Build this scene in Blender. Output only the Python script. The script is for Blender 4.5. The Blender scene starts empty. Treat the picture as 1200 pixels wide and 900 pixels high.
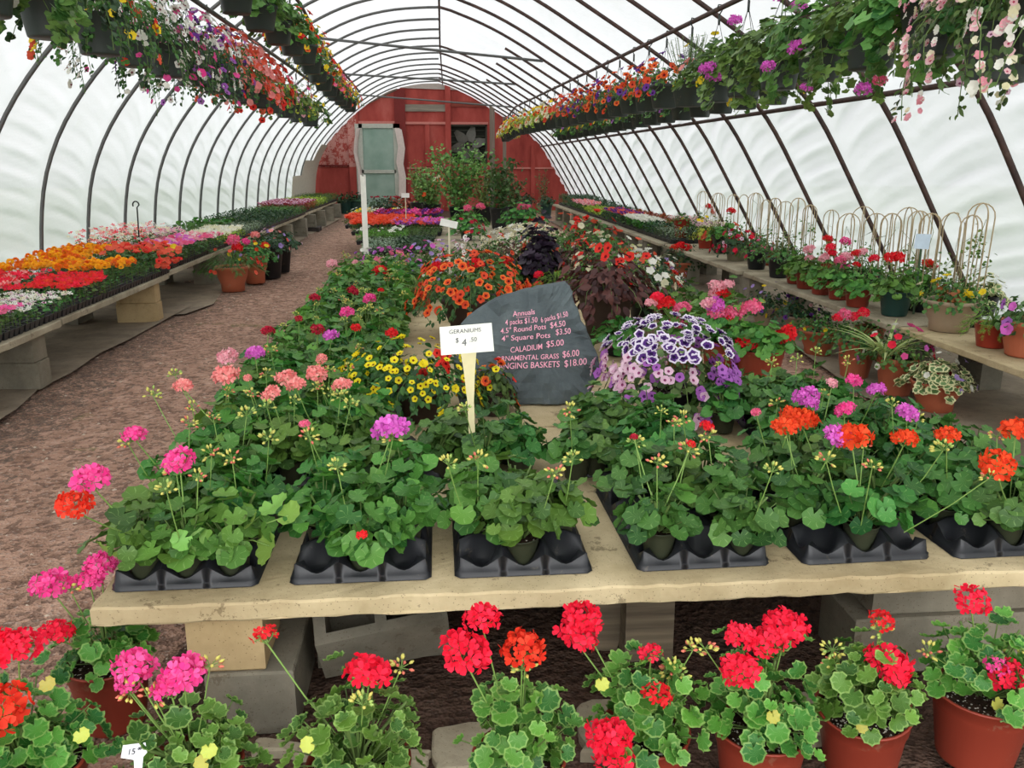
EXPO = 0.5; SKY = 1.18; SUN = 0.9; FT_ = .45; SBACK = 3.2
import bpy, math, random
import numpy as np
from mathutils import Vector, Matrix, Euler
R = random.Random(7)
NR = np.random.RandomState(11)
PI = math.pi
COL = bpy.context.scene.collection

# ------------------------------------------------------------------ camera
F = 1000.0; CH = 1.6; VX, VY = 512.0, 190.0
PITCH = math.atan((450 - VY) / F)
YAW = math.atan((600 - VX) / F * math.cos(PITCH))
_f = (math.sin(YAW) * math.cos(PITCH), math.cos(YAW) * math.cos(PITCH), -math.sin(PITCH))
_r = (math.cos(YAW), -math.sin(YAW), 0.0)
_u = (_r[1]*_f[2]-_r[2]*_f[1], _r[2]*_f[0]-_r[0]*_f[2], _r[0]*_f[1]-_r[1]*_f[0])
def ray(px, py):
    a = (px - 600) / F; b = (450 - py) / F
    return [_f[i] + a*_r[i] + b*_u[i] for i in range(3)]
def atz(px, py, z):
    d = ray(px, py); t = (z - CH) / d[2]
    return (d[0]*t, d[1]*t, z)
def aty(px, py, y):
    d = ray(px, py); t = y / d[1]
    return (d[0]*t, y, CH + d[2]*t)
cd = bpy.data.cameras.new('camera'); cd.sensor_width = 36; cd.lens = 36 * F / 1200; cd.clip_end = 300
cam = bpy.data.objects.new('camera', cd); COL.objects.link(cam)
cam.location = (0, 0, CH); cam.rotation_euler = (PI/2 - PITCH, 0, -YAW)
bpy.context.scene.camera = cam

# ------------------------------------------------------------------ materials
def s2l(c):
    return tuple(((v/255.0)/12.92 if v/255.0 <= .04045 else (((v/255.0)+.055)/1.055)**2.4) for v in c)
class NT:
    def __init__(s, name):
        s.m = bpy.data.materials.new(name); s.m.use_nodes = True
        s.t = s.m.node_tree; s.t.nodes.clear()
        s.out = s.t.nodes.new('ShaderNodeOutputMaterial')
    def n(s, typ, **k):
        o = s.t.nodes.new('ShaderNode' + typ)
        for a, v in k.items():
            if a == 'i':
                for q, w in v.items():
                    if hasattr(w, 'is_output') : s.t.links.new(w, o.inputs[q])
                    else: o.inputs[q].default_value = w
            else: setattr(o, a, v)
        return o
    def ramp(s, fac, stops, interp='LINEAR'):
        o = s.t.nodes.new('ShaderNodeValToRGB'); o.color_ramp.interpolation = interp
        e = o.color_ramp.elements
        while len(e) < len(stops): e.new(.5)
        for k, (p, c) in enumerate(stops):
            e[k].position = p; e[k].color = (c if len(c) == 4 else (*c, 1))
        s.t.links.new(fac, o.inputs[0]); return o.outputs[0]
    def mix(s, fac, a, b, mode='MIX'):
        o = s.t.nodes.new('ShaderNodeMix'); o.data_type = 'RGBA'; o.blend_type = mode
        for q, w in ((0, fac), (6, a), (7, b)):
            if hasattr(w, 'is_output'): s.t.links.new(w, o.inputs[q])
            else: o.inputs[q].default_value = w if q == 0 else ((*w, 1) if len(w) == 3 else w)
        return o.outputs[2]
    def math(s, op, a, b=0.0, clamp=False):
        o = s.t.nodes.new('ShaderNodeMath'); o.operation = op; o.use_clamp = clamp
        for q, w in ((0, a), (1, b)):
            if hasattr(w, 'is_output'): s.t.links.new(w, o.inputs[q])
            else: o.inputs[q].default_value = w
        return o.outputs[0]
    def noise(s, scale, detail=4, coord=None, rough=.55):
        o = s.n('TexNoise', i={'Scale': scale, 'Detail': detail, 'Roughness': rough})
        if coord is not None: s.t.links.new(coord, o.inputs['Vector'])
        return o.outputs[0]
    def coord(s, which='Object'):
        return s.n('TexCoord').outputs[which]
    def worldpos(s): return s.n('NewGeometry').outputs['Position']
    def bump(s, h, strength=.4, dist=.01):
        return s.n('Bump', i={'Height': h, 'Strength': strength, 'Distance': dist}).outputs[0]
    def pr(s, col, rough=.6, metal=0.0, normal=None, spec=.4, trans=0.0):
        o = s.n('BsdfPrincipled', i={'Roughness': rough, 'Metallic': metal, 'Specular IOR Level': spec})
        if hasattr(col, 'is_output'): s.t.links.new(col, o.inputs['Base Color'])
        else: o.inputs['Base Color'].default_value = (*col, 1)
        if normal is not None: s.t.links.new(normal, o.inputs['Normal'])
        sh = o.outputs[0]
        if trans > 0:
            tr = s.n('BsdfTranslucent')
            if hasattr(col, 'is_output'): s.t.links.new(col, tr.inputs['Color'])
            else: tr.inputs['Color'].default_value = (*col, 1)
            mx = s.n('MixShader', i={0: trans, 1: sh, 2: tr.outputs[0]}); sh = mx.outputs[0]
        s.t.links.new(sh, s.out.inputs[0]); return s.m
_mc = {}
def cached(fn):
    def w(*a):
        k = (fn.__name__,) + a
        if k not in _mc: _mc[k] = fn(*a)
        return _mc[k]
    return w
@cached
def leafmat(a, b, kind='plain'):
    """a: dark, b: light sRGB colour of the leaf species"""
    t = NT('leaf_' + kind); g = t.n('NewGeometry').outputs['Random Per Island']
    oi = t.n('ObjectInfo').outputs['Random']
    c = t.mix(g, s2l(a), s2l(b))
    f = t.math('MULTIPLY', t.math('SUBTRACT', oi, .5), .06)
    hs = t.n('HueSaturation', i={'Color': c, 'Saturation': 1.0})
    t.t.links.new(t.math('ADD', f, .5), hs.inputs['Hue'])
    t.t.links.new(t.math('ADD', t.math('MULTIPLY', oi, .3), .85), hs.inputs['Value'])
    c = hs.outputs[0]
    if kind != 'plain':
        uv = t.n('SeparateXYZ', i={0: t.coord('UV')})
        u, v = uv.outputs[0], uv.outputs[1]
        ve = t.math('ABSOLUTE', t.math('SINE', t.math('MULTIPLY', v, PI*7)))
        vein = t.math('MULTIPLY', t.math('LESS_THAN', ve, .16), t.math('LESS_THAN', u, .9))
        c = t.mix(t.math('MULTIPLY', vein, .35), c, s2l((150, 185, 110)))
        if kind == 'zonal':
            z = t.math('MULTIPLY', t.math('GREATER_THAN', u, .5), t.math('LESS_THAN', u, .72))
            c = t.mix(t.math('MULTIPLY', z, .35), c, s2l((28, 55, 28)))
        if kind == 'edge':
            c = t.mix(t.math('MULTIPLY', t.math('GREATER_THAN', u, .86), .45), c, s2l((165, 195, 110)))
        if kind == 'cream':
            c = t.mix(t.math('GREATER_THAN', u, .7), c, s2l((225, 222, 170)))
    return t.pr(c, .48, spec=.35, trans=.22)
@cached
def petalmat(c1, c2=None, thr=None, edge=None):
    t = NT('petal'); g = t.n('NewGeometry').outputs['Random Per Island']
    c = t.mix(g, s2l(c1), s2l(c2 or c1))
    if thr or edge:
        u = t.n('SeparateXYZ', i={0: t.coord('UV')}).outputs[0]
        if thr: c = t.mix(t.math('LESS_THAN', u, .42), c, s2l(thr))
        if edge: c = t.mix(t.math('GREATER_THAN', u, .74), c, s2l(edge))
    return t.pr(c, .6, spec=.2, trans=.3)
@cached
def plain(col, rough=.6, metal=0.0, spec=.4):
    t = NT('plain'); c = t.coord(); n = t.noise(14, 4, c)
    k = s2l(col)
    cc = t.mix(n, tuple(v*.8 for v in k), tuple(min(1, v*1.18) for v in k))
    return t.pr(cc, rough, metal, t.bump(t.noise(60, 3, c), .12, .003), spec)
@cached
def potmat(col, rough=.45):
    t = NT('plastic_pot'); c = t.coord(); n = t.noise(5, 5, c)
    k = s2l(col)
    cc = t.mix(n, tuple(v*.82 for v in k), tuple(min(1, v*1.15) for v in k))
    d = t.math('GREATER_THAN', t.noise(11, 8, c, .7), .64)
    cc = t.mix(t.math('MULTIPLY', d, .3), cc, s2l((150, 125, 100)))
    return t.pr(cc, rough, 0, None, .4)
@cached
def soilmat(perl):
    t = NT('potting_soil'); c = t.coord()
    v = t.n('TexVoronoi', i={'Scale': 170.0, 'Vector': c}); rnd = t.n('SeparateColor', i={0: v.outputs['Color']}).outputs[0]
    pm = t.math('MULTIPLY', t.math('GREATER_THAN', rnd, 1-perl), t.math('LESS_THAN', v.outputs['Distance'], .55))
    base = t.ramp(t.noise(60, 6, c), [(.3, s2l((28, 20, 16))), (.7, s2l((70, 54, 44)))])
    cc = t.mix(pm, base, s2l((205, 198, 188)))
    return t.pr(cc, .95, 0, t.bump(t.noise(120, 4, c), .8, .01), .1)
@cached
def concrete(c1, c2, stain=.5):
    t = NT('concrete'); c = t.worldpos()
    n = t.noise(3.2, 8, c, .65)
    cc = t.ramp(n, [(.3, s2l(c1)), (.68, s2l(c2))])
    st = t.math('GREATER_THAN', t.noise(9, 10, c, .75), .6)
    cc = t.mix(t.math('MULTIPLY', st, stain), cc, s2l((70, 55, 38)))
    st2 = t.ramp(t.noise(1.1, 5, c), [(.45, (0, 0, 0)), (.7, (1, 1, 1))])
    cc = t.mix(t.math('MULTIPLY', st2, stain*.7), cc, s2l((120, 98, 68)))
    v = t.n('TexVoronoi', i={'Scale': 90.0, 'Vector': c}).outputs['Distance']
    pore = t.math('LESS_THAN', v, .16)
    cc = t.mix(t.math('MULTIPLY', pore, .5), cc, s2l((80, 66, 48)))
    return t.pr(cc, .9, 0, t.bump(t.math('ADD', t.noise(35, 8, c), t.math('MULTIPLY', pore, -.5)), .5, .006), .15)
@cached
def woodmat(c1, c2, axis):
    t = NT('weathered_wood'); m = t.n('Mapping', i={'Vector': t.worldpos()})
    sc = [30, 30, 30]; sc[axis] = 1.5; m.inputs['Scale'].default_value = sc
    n = t.noise(1.0, 8, m.outputs[0], .6)
    cc = t.ramp(n, [(.3, s2l(c1)), (.7, s2l(c2))])
    return t.pr(cc, .85, 0, t.bump(n, .4, .004), .2)

# ------------------------------------------------------------------ mesh builder
class G:
    def __init__(s): s.v = []; s.f = []; s.uv = []; s.mi = []; s.n = 0
    def add(s, V, Fc, uv=None, mi=0):
        V = np.asarray(V, float).reshape(-1, 3)
        s.v.append(V); k = s.n
        if k: s.f.extend([tuple([i + k for i in q]) for q in Fc])
        else: s.f.extend([tuple(q) for q in Fc])
        s.mi.extend([mi] * len(Fc))
        s.uv.append(np.zeros((len(V), 2)) if uv is None else np.asarray(uv, float))
        s.n += len(V)
    def inst(s, T, pos, nrm=(0, 0, 1), spin=0.0, sc=1.0, mi=0):
        """template T=(V,F,uv); local z -> nrm"""
        s.add(np.asarray(T[0]) * sc @ basis(nrm, spin).T + np.asarray(pos), T[1], T[2], mi)
    def box(s, a, b, mi=0, R_=None, o=(0, 0, 0)):
        x0, y0, z0 = a; x1, y1, z1 = b
        V = np.array([(x0,y0,z0),(x1,y0,z0),(x1,y1,z0),(x0,y1,z0),(x0,y0,z1),(x1,y0,z1),(x1,y1,z1),(x0,y1,z1)], float)
        if R_ is not None: V = V @ R_.T
        V = V + np.array(o)
        s.add(V, [(0,3,2,1),(4,5,6,7),(0,1,5,4),(1,2,6,5),(2,3,7,6),(3,0,4,7)], None, mi)
    def tube(s, pts, r, n=6, mi=0, cap=True):
        P = np.asarray(pts, float); m = len(P)
        rr = [r]*m if np.isscalar(r) else r
        V = []; prev = None
        for i in range(m):
            d = P[min(i+1, m-1)] - P[max(i-1, 0)]; d = d / (np.linalg.norm(d) + 1e-9)
            if prev is None:
                a = np.array([0, 0, 1.]) if abs(d[2]) < .9 else np.array([1., 0, 0])
                x = np.cross(d, a)
            else: x = prev - d * np.dot(prev, d)
            x /= np.linalg.norm(x) + 1e-9; prev = x; y = np.cross(d, x)
            for k in range(n):
                t = 2*PI*k/n; V.append(P[i] + rr[i]*(math.cos(t)*x + math.sin(t)*y))
        Fc = [(i*n+k, i*n+(k+1) % n, (i+1)*n+(k+1) % n, (i+1)*n+k) for i in range(m-1) for k in range(n)]
        if cap: Fc += [tuple(range(n))[::-1], tuple((m-1)*n+k for k in range(n))]
        s.add(V, Fc, None, mi)
    def lathe(s, prof, n=28, mi=0, rmod=None, o=(0, 0, 0), sq=0.0):
        V = []
        for (r, z) in prof:
            for k in range(n):
                t = 2*PI*k/n; q = r * (rmod(t, z) if rmod else 1)
                if sq:
                    c, d = abs(math.cos(t)), abs(math.sin(t)); q *= (c**4 + d**4)**(-sq/4)
                V.append((o[0] + q*math.cos(t), o[1] + q*math.sin(t), o[2] + z))
        m = len(prof)
        Fc = [(i*n+k, i*n+(k+1) % n, (i+1)*n+(k+1) % n, (i+1)*n+k) for i in range(m-1) for k in range(n)]
        if prof[0][0] > 1e-4: Fc.append(tuple(range(n))[::-1])
        s.add(V, Fc, None, mi)
    def mesh(s, name, mats, smooth=True):
        me = bpy.data.meshes.new(name)
        V = np.concatenate(s.v) if s.v else np.zeros((0, 3))
        me.from_pydata(V.tolist(), [], s.f)
        uvl = me.uv_layers.new(name='uv'); li = np.empty(len(me.loops), np.int32); me.loops.foreach_get('vertex_index', li)
        U = np.concatenate(s.uv)[li]; uvl.data.foreach_set('uv', U.ravel())
        me.polygons.foreach_set('material_index', np.array(s.mi, np.int32))
        me.polygons.foreach_set('use_smooth', np.full(len(s.f), smooth))
        for m in (mats if isinstance(mats, (list, tuple)) else [mats]): me.materials.append(m)
        me.update(); return me
def basis(n, spin=0.0):
    z = np.asarray(n, float); z = z / (np.linalg.norm(z) + 1e-9)
    a = np.array([1., 0, 0]) if abs(z[0]) < .9 else np.array([0, 1., 0])
    x = np.cross(a, z); x /= np.linalg.norm(x); y = np.cross(z, x)
    c, d = math.cos(spin), math.sin(spin)
    return np.stack([c*x + d*y, -d*x + c*y, z], 1)

# ------------------------------------------------------------------ objects
MC = {}
def M(key, fn):
    if key not in MC: MC[key] = fn()
    return MC[key]
def part(name, me, parent, loc=(0, 0, 0), rot=(0, 0, 0), sc=1.0, label=None, kind=None):
    o = bpy.data.objects.new(name, me); COL.objects.link(o); o.parent = parent
    o.location = loc; o.rotation_euler = rot
    o.scale = (sc, sc, sc) if np.isscalar(sc) else sc
    if label: o['label'] = label
    if kind: o['kind'] = kind
    return o
def thing(name, label, cat, loc, group=None, rz=0.0, tilt=(0, 0)):
    o = bpy.data.objects.new(name, None); COL.objects.link(o)
    o.empty_display_size = .05
    o.location = loc; o.rotation_euler = (tilt[0], tilt[1], rz)
    o['label'] = label; o['category'] = cat
    if group: o['group'] = group
    return o
def single(name, me, label, cat, loc=(0, 0, 0), group=None, rot=(0, 0, 0), kind=None):
    o = bpy.data.objects.new(name, me); COL.objects.link(o); o.location = loc; o.rotation_euler = rot
    o['label'] = label; o['category'] = cat
    if group: o['group'] = group
    if kind: o['kind'] = kind
    return o
def struct(name, me, loc=(0, 0, 0)):
    o = bpy.data.objects.new(name, me); COL.objects.link(o); o.location = loc; o['kind'] = 'structure'
    return o
ORD = ['first','second','third','fourth','fifth','sixth','seventh','eighth','ninth','tenth','eleventh','twelfth','thirteenth','fourteenth','fifteenth','sixteenth','seventeenth','eighteenth','nineteenth','twentieth','twenty-first','twenty-second','twenty-third','twenty-fourth','twenty-fifth','twenty-sixth','twenty-seventh','twenty-eighth','twenty-ninth','thirtieth']
# ================================================================== world and light
sc = bpy.context.scene
sc.view_settings.view_transform = 'Standard'; sc.view_settings.look = 'None'
sc.view_settings.gamma = 1; sc.view_settings.use_curve_mapping = False
sc.view_settings.exposure = EXPO
w = bpy.data.worlds.new('overcast_sky'); sc.world = w; w.use_nodes = True
nt = w.node_tree; nt.nodes.clear()
wo = nt.nodes.new('ShaderNodeOutputWorld'); bg = nt.nodes.new('ShaderNodeBackground')
tc = nt.nodes.new('ShaderNodeTexCoord'); sx = nt.nodes.new('ShaderNodeSeparateXYZ'); rp = nt.nodes.new('ShaderNodeValToRGB')
nt.links.new(tc.outputs['Generated'], sx.inputs[0]); nt.links.new(sx.outputs[2], rp.inputs[0])
e = rp.color_ramp.elements; e[0].position = .0; e[0].color = (.72, .745, .76, 1); e[1].position = .9; e[1].color = (1, .995, .975, 1)
# added front fill: sky made brighter behind the camera, through the open tunnel end
mr = nt.nodes.new('ShaderNodeMapRange'); nt.links.new(sx.outputs[1], mr.inputs[0]); mr.inputs[1].default_value = -1.0; mr.inputs[2].default_value = .1; mr.inputs[3].default_value = SKY*SBACK; mr.inputs[4].default_value = SKY
nt.links.new(rp.outputs[0], bg.inputs[0]); nt.links.new(mr.outputs[0], bg.inputs[1])
nt.links.new(bg.outputs[0], wo.inputs[0])
sd = bpy.data.lights.new('hazy_sun', 'SUN'); sd.energy = SUN; sd.angle = math.radians(25); sd.color = (1, .97, .92)
so = bpy.data.objects.new('hazy_sun', sd); COL.objects.link(so); so.rotation_euler = (math.radians(-18), math.radians(-22), 0)

# ================================================================== greenhouse profile
Y0, Y1 = -1.4, 29.5
LP = [(-4.16, 0), (-4.12, .45), (-4.08, .81), (-4.05, 1.16), (-3.98, 1.44), (-3.87, 1.72), (-3.76, 1.91), (-3.6, 2.16), (-3.42, 2.38), (-3.15, 2.66), (-2.8, 2.98), (-2.35, 3.35), (-1.9, 3.64), (-1.5, 3.85), (-.95, 4.02), (-.4, 4.09), (.1, 4.1)]
RP = [(.1, 4.1), (.4, 4.02), (.74, 3.89), (1.31, 3.62), (1.84, 3.29), (2.4, 2.96), (2.95, 2.6), (3.3, 2.32), (3.5, 2.12), (3.72, 1.77), (3.93, 1.41), (4.14, 1.07), (4.33, .74), (4.55, .36), (4.75, 0)]
HY = [9.27 + 1.225*k for k in range(-9, 17)]
SKIP = set()
def prof_at(P, n):
    A = np.array(P, float); d = np.r_[0, np.cumsum(np.linalg.norm(np.diff(A, axis=0), axis=1))]
    t = np.linspace(0, d[-1], n); X = np.interp(t, d, A[:, 0]); Z = np.interp(t, d, A[:, 1])
    k = np.ones(5)/5
    def sm(a): b = a.copy(); b[2:-2] = np.convolve(a, k, 'valid'); return b
    return np.stack([sm(X), sm(Z)], 1)
def film_mat():
    t = NT('greenhouse_film'); p = t.worldpos()
    m = t.n('Mapping', i={'Vector': p}); m.inputs['Scale'].default_value = (1, .6, 1)
    n = t.noise(2.2, 5, m.outputs[0])
    # milky double polythene, grubbier in patches
    col = t.mix(t.math('MULTIPLY', t.math('GREATER_THAN', t.noise(1.1, 8, p, .7), .6), .22), (FT_, FT_*1.02, FT_*1.05), (FT_*.88, FT_*.92, FT_*.89))
    bp = t.bump(n, .6, .05)
    tr = t.n('BsdfTranslucent', i={'Color': col, 'Normal': bp})
    df = t.n('BsdfDiffuse', i={'Color': (.8, .8, .8, 1), 'Normal': bp})
    gl = t.n('BsdfGlossy', i={'Color': (1, 1, 1, 1), 'Roughness': .35, 'Normal': bp})
    tp = t.n('BsdfTransparent', i={'Color': (.95, .97, .97, 1)})
    a = t.n('MixShader', i={0: .12, 1: tr.outputs[0], 2: df.outputs[0]})
    b = t.n('MixShader', i={0: .04, 1: a.outputs[0], 2: gl.outputs[0]})
    c = t.n('MixShader', i={0: .06, 1: b.outputs[0], 2: tp.outputs[0]})
    t.t.links.new(c.outputs[0], t.out.inputs[0]); return t.m
FILM = film_mat()
def film_mesh(P, i0, i1, n, wr):
    """film between hoops: sags slightly inward between ribs, with tension wrinkles running off the hoops"""
    A = prof_at(P, n)[i0:i1]
    T = np.gradient(A, axis=0); N = np.stack([-T[:, 1], T[:, 0]], 1); N /= np.linalg.norm(N, axis=1)[:, None]
    ys = np.arange(Y0, Y1 + .001, .06)
    V = []; 
    for y in ys:
        ph = ((y - HY[0]) / 1.225) % 1.0
        b = math.sin(PI*ph)
        k = int((y - HY[0]) // 1.225)
        for j, (x, z) in enumerate(A):
            s_ = j / max(1, len(A)-1)
            q = z*24 + 7.0*(ph**1.6)*(1 + .3*math.sin(k*2.1)) + .9*math.sin(k*5 + z*2.3)
            amp = wr * b * (.35 + .65*abs(math.sin(z*1.7 + k)))
            off = .045*b + amp*(math.sin(q) + .5*math.sin(q*2.3 + k))
            off = -off
            V.append((x - N[j, 0]*(.03 + off)*-1, y, z - N[j, 1]*(.03 + off)*-1))
    m = len(A); Fc = [(i*m+j, (i+1)*m+j, (i+1)*m+j+1, i*m+j+1) for i in range(len(ys)-1) for j in range(m-1)]
    g = G(); g.add(V, Fc); return g.mesh('film', FILM)
FL = 220
# left: normals point up/right; the offset pushes the sheet outward of the hoops
struct('wall_left', film_mesh(LP, 0, 110, FL, .014))
struct('ceiling', film_mesh(LP, 109, 220, FL, .005))
struct('ceiling', film_mesh(RP, 0, 110, FL, .006))
struct('wall_right', film_mesh(RP, 109, 220, FL, .024))
grey = plain((98, 98, 96), .5, .3); 
def rustmat():
    t = NT('rusty_pipe'); p = t.worldpos(); n = t.noise(9, 6, p, .7)
    c = t.ramp(n, [(.35, s2l((58, 46, 44))), (.6, s2l((84, 62, 55))), (.75, s2l((104, 88, 80)))])
    return t.pr(c, .7, .2, t.bump(n, .3, .003))
RUST = rustmat()
k = 0
for i, y in enumerate(HY):
    if y < -1.3: continue
    for P, mt, r in ((LP, grey, .021), (RP, RUST, .023)):
        A = prof_at(P, 36); k += 1
        if P is RP and (16 < y < 19.5 or 22 < y < 23): A = A[A[:, 0] > 1.25]
        g = G(); g.tube([(x, y, z) for x, z in A], r, 8)
        struct('trim_%d' % k, g.mesh('hoop', mt))
def pipe(pts, r, mt, n=8):
    global k
    k += 1; g = G(); g.tube(pts, r, n); struct('trim_%d' % k, g.mesh('pipe', mt))
pipe([(.06, -2, 4.05), (.06, 10, 4.05), (.12, 20, 4.06), (.24, 29.4, 4.05)], .018, RUST)   # ridge purlin
pipe([(3.47, -2, 2.11), (3.47, 12, 2.11), (3.45, 29.4, 2.1)], .022, RUST)                    # right purlin
for yy, xl, xr, zl, z in ((15.39, -2.0, 1.84, 3.6, 3.27), (20.3, -2.2, 1.9, 3.5, 3.3), (25.2, -2.3, 2.2, 3.42, 3.1), (9.27, -2.0, 1.84, 3.6, 3.25)):
    pipe([(xl, yy, zl), (xr, yy, z)], .022, grey)                                     # cross ties
BAR_A = [(2.05, 2.2, 2.66), (2.05, 6, 2.66), (2.02, 9, 2.7), (1.9, 14, 2.74), (1.78, 20, 2.8), (2.1, 28.6, 2.78)]
BAR_D = [(2.78, 2.2, 2.66), (2.78, 9, 2.66), (2.76, 21, 2.66)]
BAR_B = [(-1.75, 2.2, 2.78), (-1.75, 9, 2.74), (-1.72, 14, 2.68)]
BAR_C = [(-1.42, 2.2, 3.24), (-1.42, 10, 3.24), (-1.55, 13, 3.14), (-1.7, 20.5, 3.13)]
for b, mt in ((BAR_A, RUST), (BAR_D, RUST), (BAR_B, grey), (BAR_C, RUST)): pipe(b, .019, mt)

# ================================================================== ground
def gravel():
    t = NT('gravel'); p = t.worldpos()
    big = t.noise(.55, 4, p); v = t.n('TexVoronoi', i={'Scale': 34.0, 'Vector': p}); v2 = t.n('TexVoronoi', i={'Scale': 85.0, 'Vector': p})
    rc = t.n('SeparateColor', i={0: v.outputs['Color']}).outputs[0]; rc2 = t.n('SeparateColor', i={0: v2.outputs['Color']}).outputs[0]
    c = t.ramp(t.noise(7, 8, p, .7), [(.3, s2l((128, 98, 82))), (.55, s2l((176, 140, 120))), (.75, s2l((206, 172, 152)))])
    c = t.mix(t.math('MULTIPLY', t.math('GREATER_THAN', rc2, .8), .35), c, s2l((170, 142, 128)))
    c = t.mix(t.math('MULTIPLY', t.math('LESS_THAN', rc, .3), .5), c, s2l((70, 54, 48)))
    c = t.mix(t.math('MULTIPLY', t.math('GREATER_THAN', rc2, .95), .5), c, s2l((186, 164, 150)))
    sp = t.n('SeparateXYZ', i={0: p}); 
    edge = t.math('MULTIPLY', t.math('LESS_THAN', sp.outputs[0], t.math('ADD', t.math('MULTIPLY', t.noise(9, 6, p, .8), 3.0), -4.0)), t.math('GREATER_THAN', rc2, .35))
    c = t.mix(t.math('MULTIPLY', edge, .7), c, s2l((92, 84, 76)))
    gm = t.math('MULTIPLY', t.math('GREATER_THAN', t.noise(1.3, 3, p), .64), t.math('GREATER_THAN', rc2, .5))
    c = t.mix(t.math('MULTIPLY', gm, .5), c, s2l((98, 104, 52)))
    # dark earth below the centre bench, with under-bench shade painted into the floor colour
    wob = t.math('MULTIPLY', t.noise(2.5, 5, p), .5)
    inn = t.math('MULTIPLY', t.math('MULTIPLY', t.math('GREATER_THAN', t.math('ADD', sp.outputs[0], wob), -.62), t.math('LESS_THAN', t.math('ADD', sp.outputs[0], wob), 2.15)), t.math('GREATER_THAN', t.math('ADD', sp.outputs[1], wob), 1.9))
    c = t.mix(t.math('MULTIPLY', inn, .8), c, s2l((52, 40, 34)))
    h = t.math('ADD', v.outputs['Distance'], t.math('MULTIPLY', v2.outputs['Distance'], .6))
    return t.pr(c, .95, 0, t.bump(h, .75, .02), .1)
g = G(); xs = np.linspace(-4.3, 4.95, 75); ys = np.linspace(Y0-.5, Y1+.3, 200)
V = [(x, y, .012*math.sin(x*2.1+y*.7) + .009*math.sin(y*3.3 - x*1.7) - .012) for y in ys for x in xs]
m = len(xs); g.add(V, [(i*m+j, i*m+j+1, (i+1)*m+j+1, (i+1)*m+j) for i in range(len(ys)-1) for j in range(m-1)])
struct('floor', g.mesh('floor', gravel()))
# outdoors: grass seen faintly through the film
t = NT('outside_grass'); p = t.worldpos()
gm_ = t.pr(t.ramp(t.noise(2, 6, p), [(.3, s2l((96, 128, 70))), (.7, s2l((132, 158, 98)))]), .95)
for nm, a, b in (('lawn', (-40, -20, -.2), (-4.35, 60, -.04)), ('lawn', (5.0, -20, -.2), (40, 60, -.04)), ('lawn', (-4.35, 29.9, -.2), (5.0, 60, -.04))):
    g = G(); g.box(a, b); struct('ground', g.mesh('lawn', gm_))
# loose stones and bits of leaf litter on the path
g = G(); 
for i in range(3600):
    if i % 3: x = R.uniform(-3.0, -.6); y = 2.2 + 13*R.random()**1.6
    else: x = R.uniform(1.9, 3.3); y = R.uniform(2.5, 11)
    s_ = R.uniform(.004, .013)*(1 + y*.05); a = R.random()*PI; c, d = math.cos(a)*s_, math.sin(a)*s_
    z = .012*math.sin(x*2.1+y*.7) + .009*math.sin(y*3.3 - x*1.7) - .012
    V = [(x+c, y+d, z), (x-d*.7, y+c*.7, z), (x-c, y-d, z), (x+d*.6, y-c*.6, z), (x + c*.2, y, z+s_*.55)]
    g.add(V, [(0,1,4),(1,2,4),(2,3,4),(3,0,4)], None, R.choice([0, 0, 1, 2]))
single('gravel_chips', g.mesh('chips', [plain((150, 122, 106), .9), plain((112, 90, 78), .9), plain((186, 168, 150), .9)], False), 'scattered pale stone chips on the reddish brown path', 'gravel', kind='stuff')

# ================================================================== back wall
def redmat():
    t = NT('worn_red_paint'); p = t.worldpos()
    m = t.n('Mapping', i={'Vector': p}); m.inputs['Scale'].default_value = (1, 1, .35)
    n = t.noise(1.6, 6, m.outputs[0], .65); n2 = t.noise(7, 10, p, .8)
    c = t.ramp(n, [(.3, s2l((132, 52, 46))), (.55, s2l((164, 72, 64))), (.75, s2l((182, 98, 88)))])
    sp = t.n('SeparateXYZ', i={0: p})
    lx = t.math('MULTIPLY', t.math('LESS_THAN', sp.outputs[0], -2.6), t.math('GREATER_THAN', sp.outputs[2], 1.45))
    th = t.math('SUBTRACT', .66, t.math('MULTIPLY', lx, .17))
    fl = t.math('GREATER_THAN', n2, th)
    c = t.mix(t.math('MULTIPLY', fl, .6), c, s2l((205, 160, 150)))
    return t.pr(c, .8, 0, t.bump(n2, .3, .01), .2)
RED = redmat()
D = Y1
def prism(poly, y0, y1, mt, name='panel'):
    """polygon in x,z extruded in y"""
    g = G(); n = len(poly)
    V = [(x, y0, z) for x, z in poly] + [(x, y1, z) for x, z in poly]
    g.add(V, [tuple(range(n)), tuple(range(2*n-1, n-1, -1))] + [(i, n+i, n+(i+1) % n, (i+1) % n) for i in range(n)])
    return g.mesh(name, mt, False)
out = [(368, 252), (366, 178), (412, 130), (418, 127), (464, 105), (472, 102), (520, 94.5), (568, 106), (580, 109.5), (616, 130), (664, 171), (686, 219), (697, 252)]
OW = [(aty(a, b, D)[0], max(0, aty(a, b, D)[2])) for a, b in out]
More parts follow.
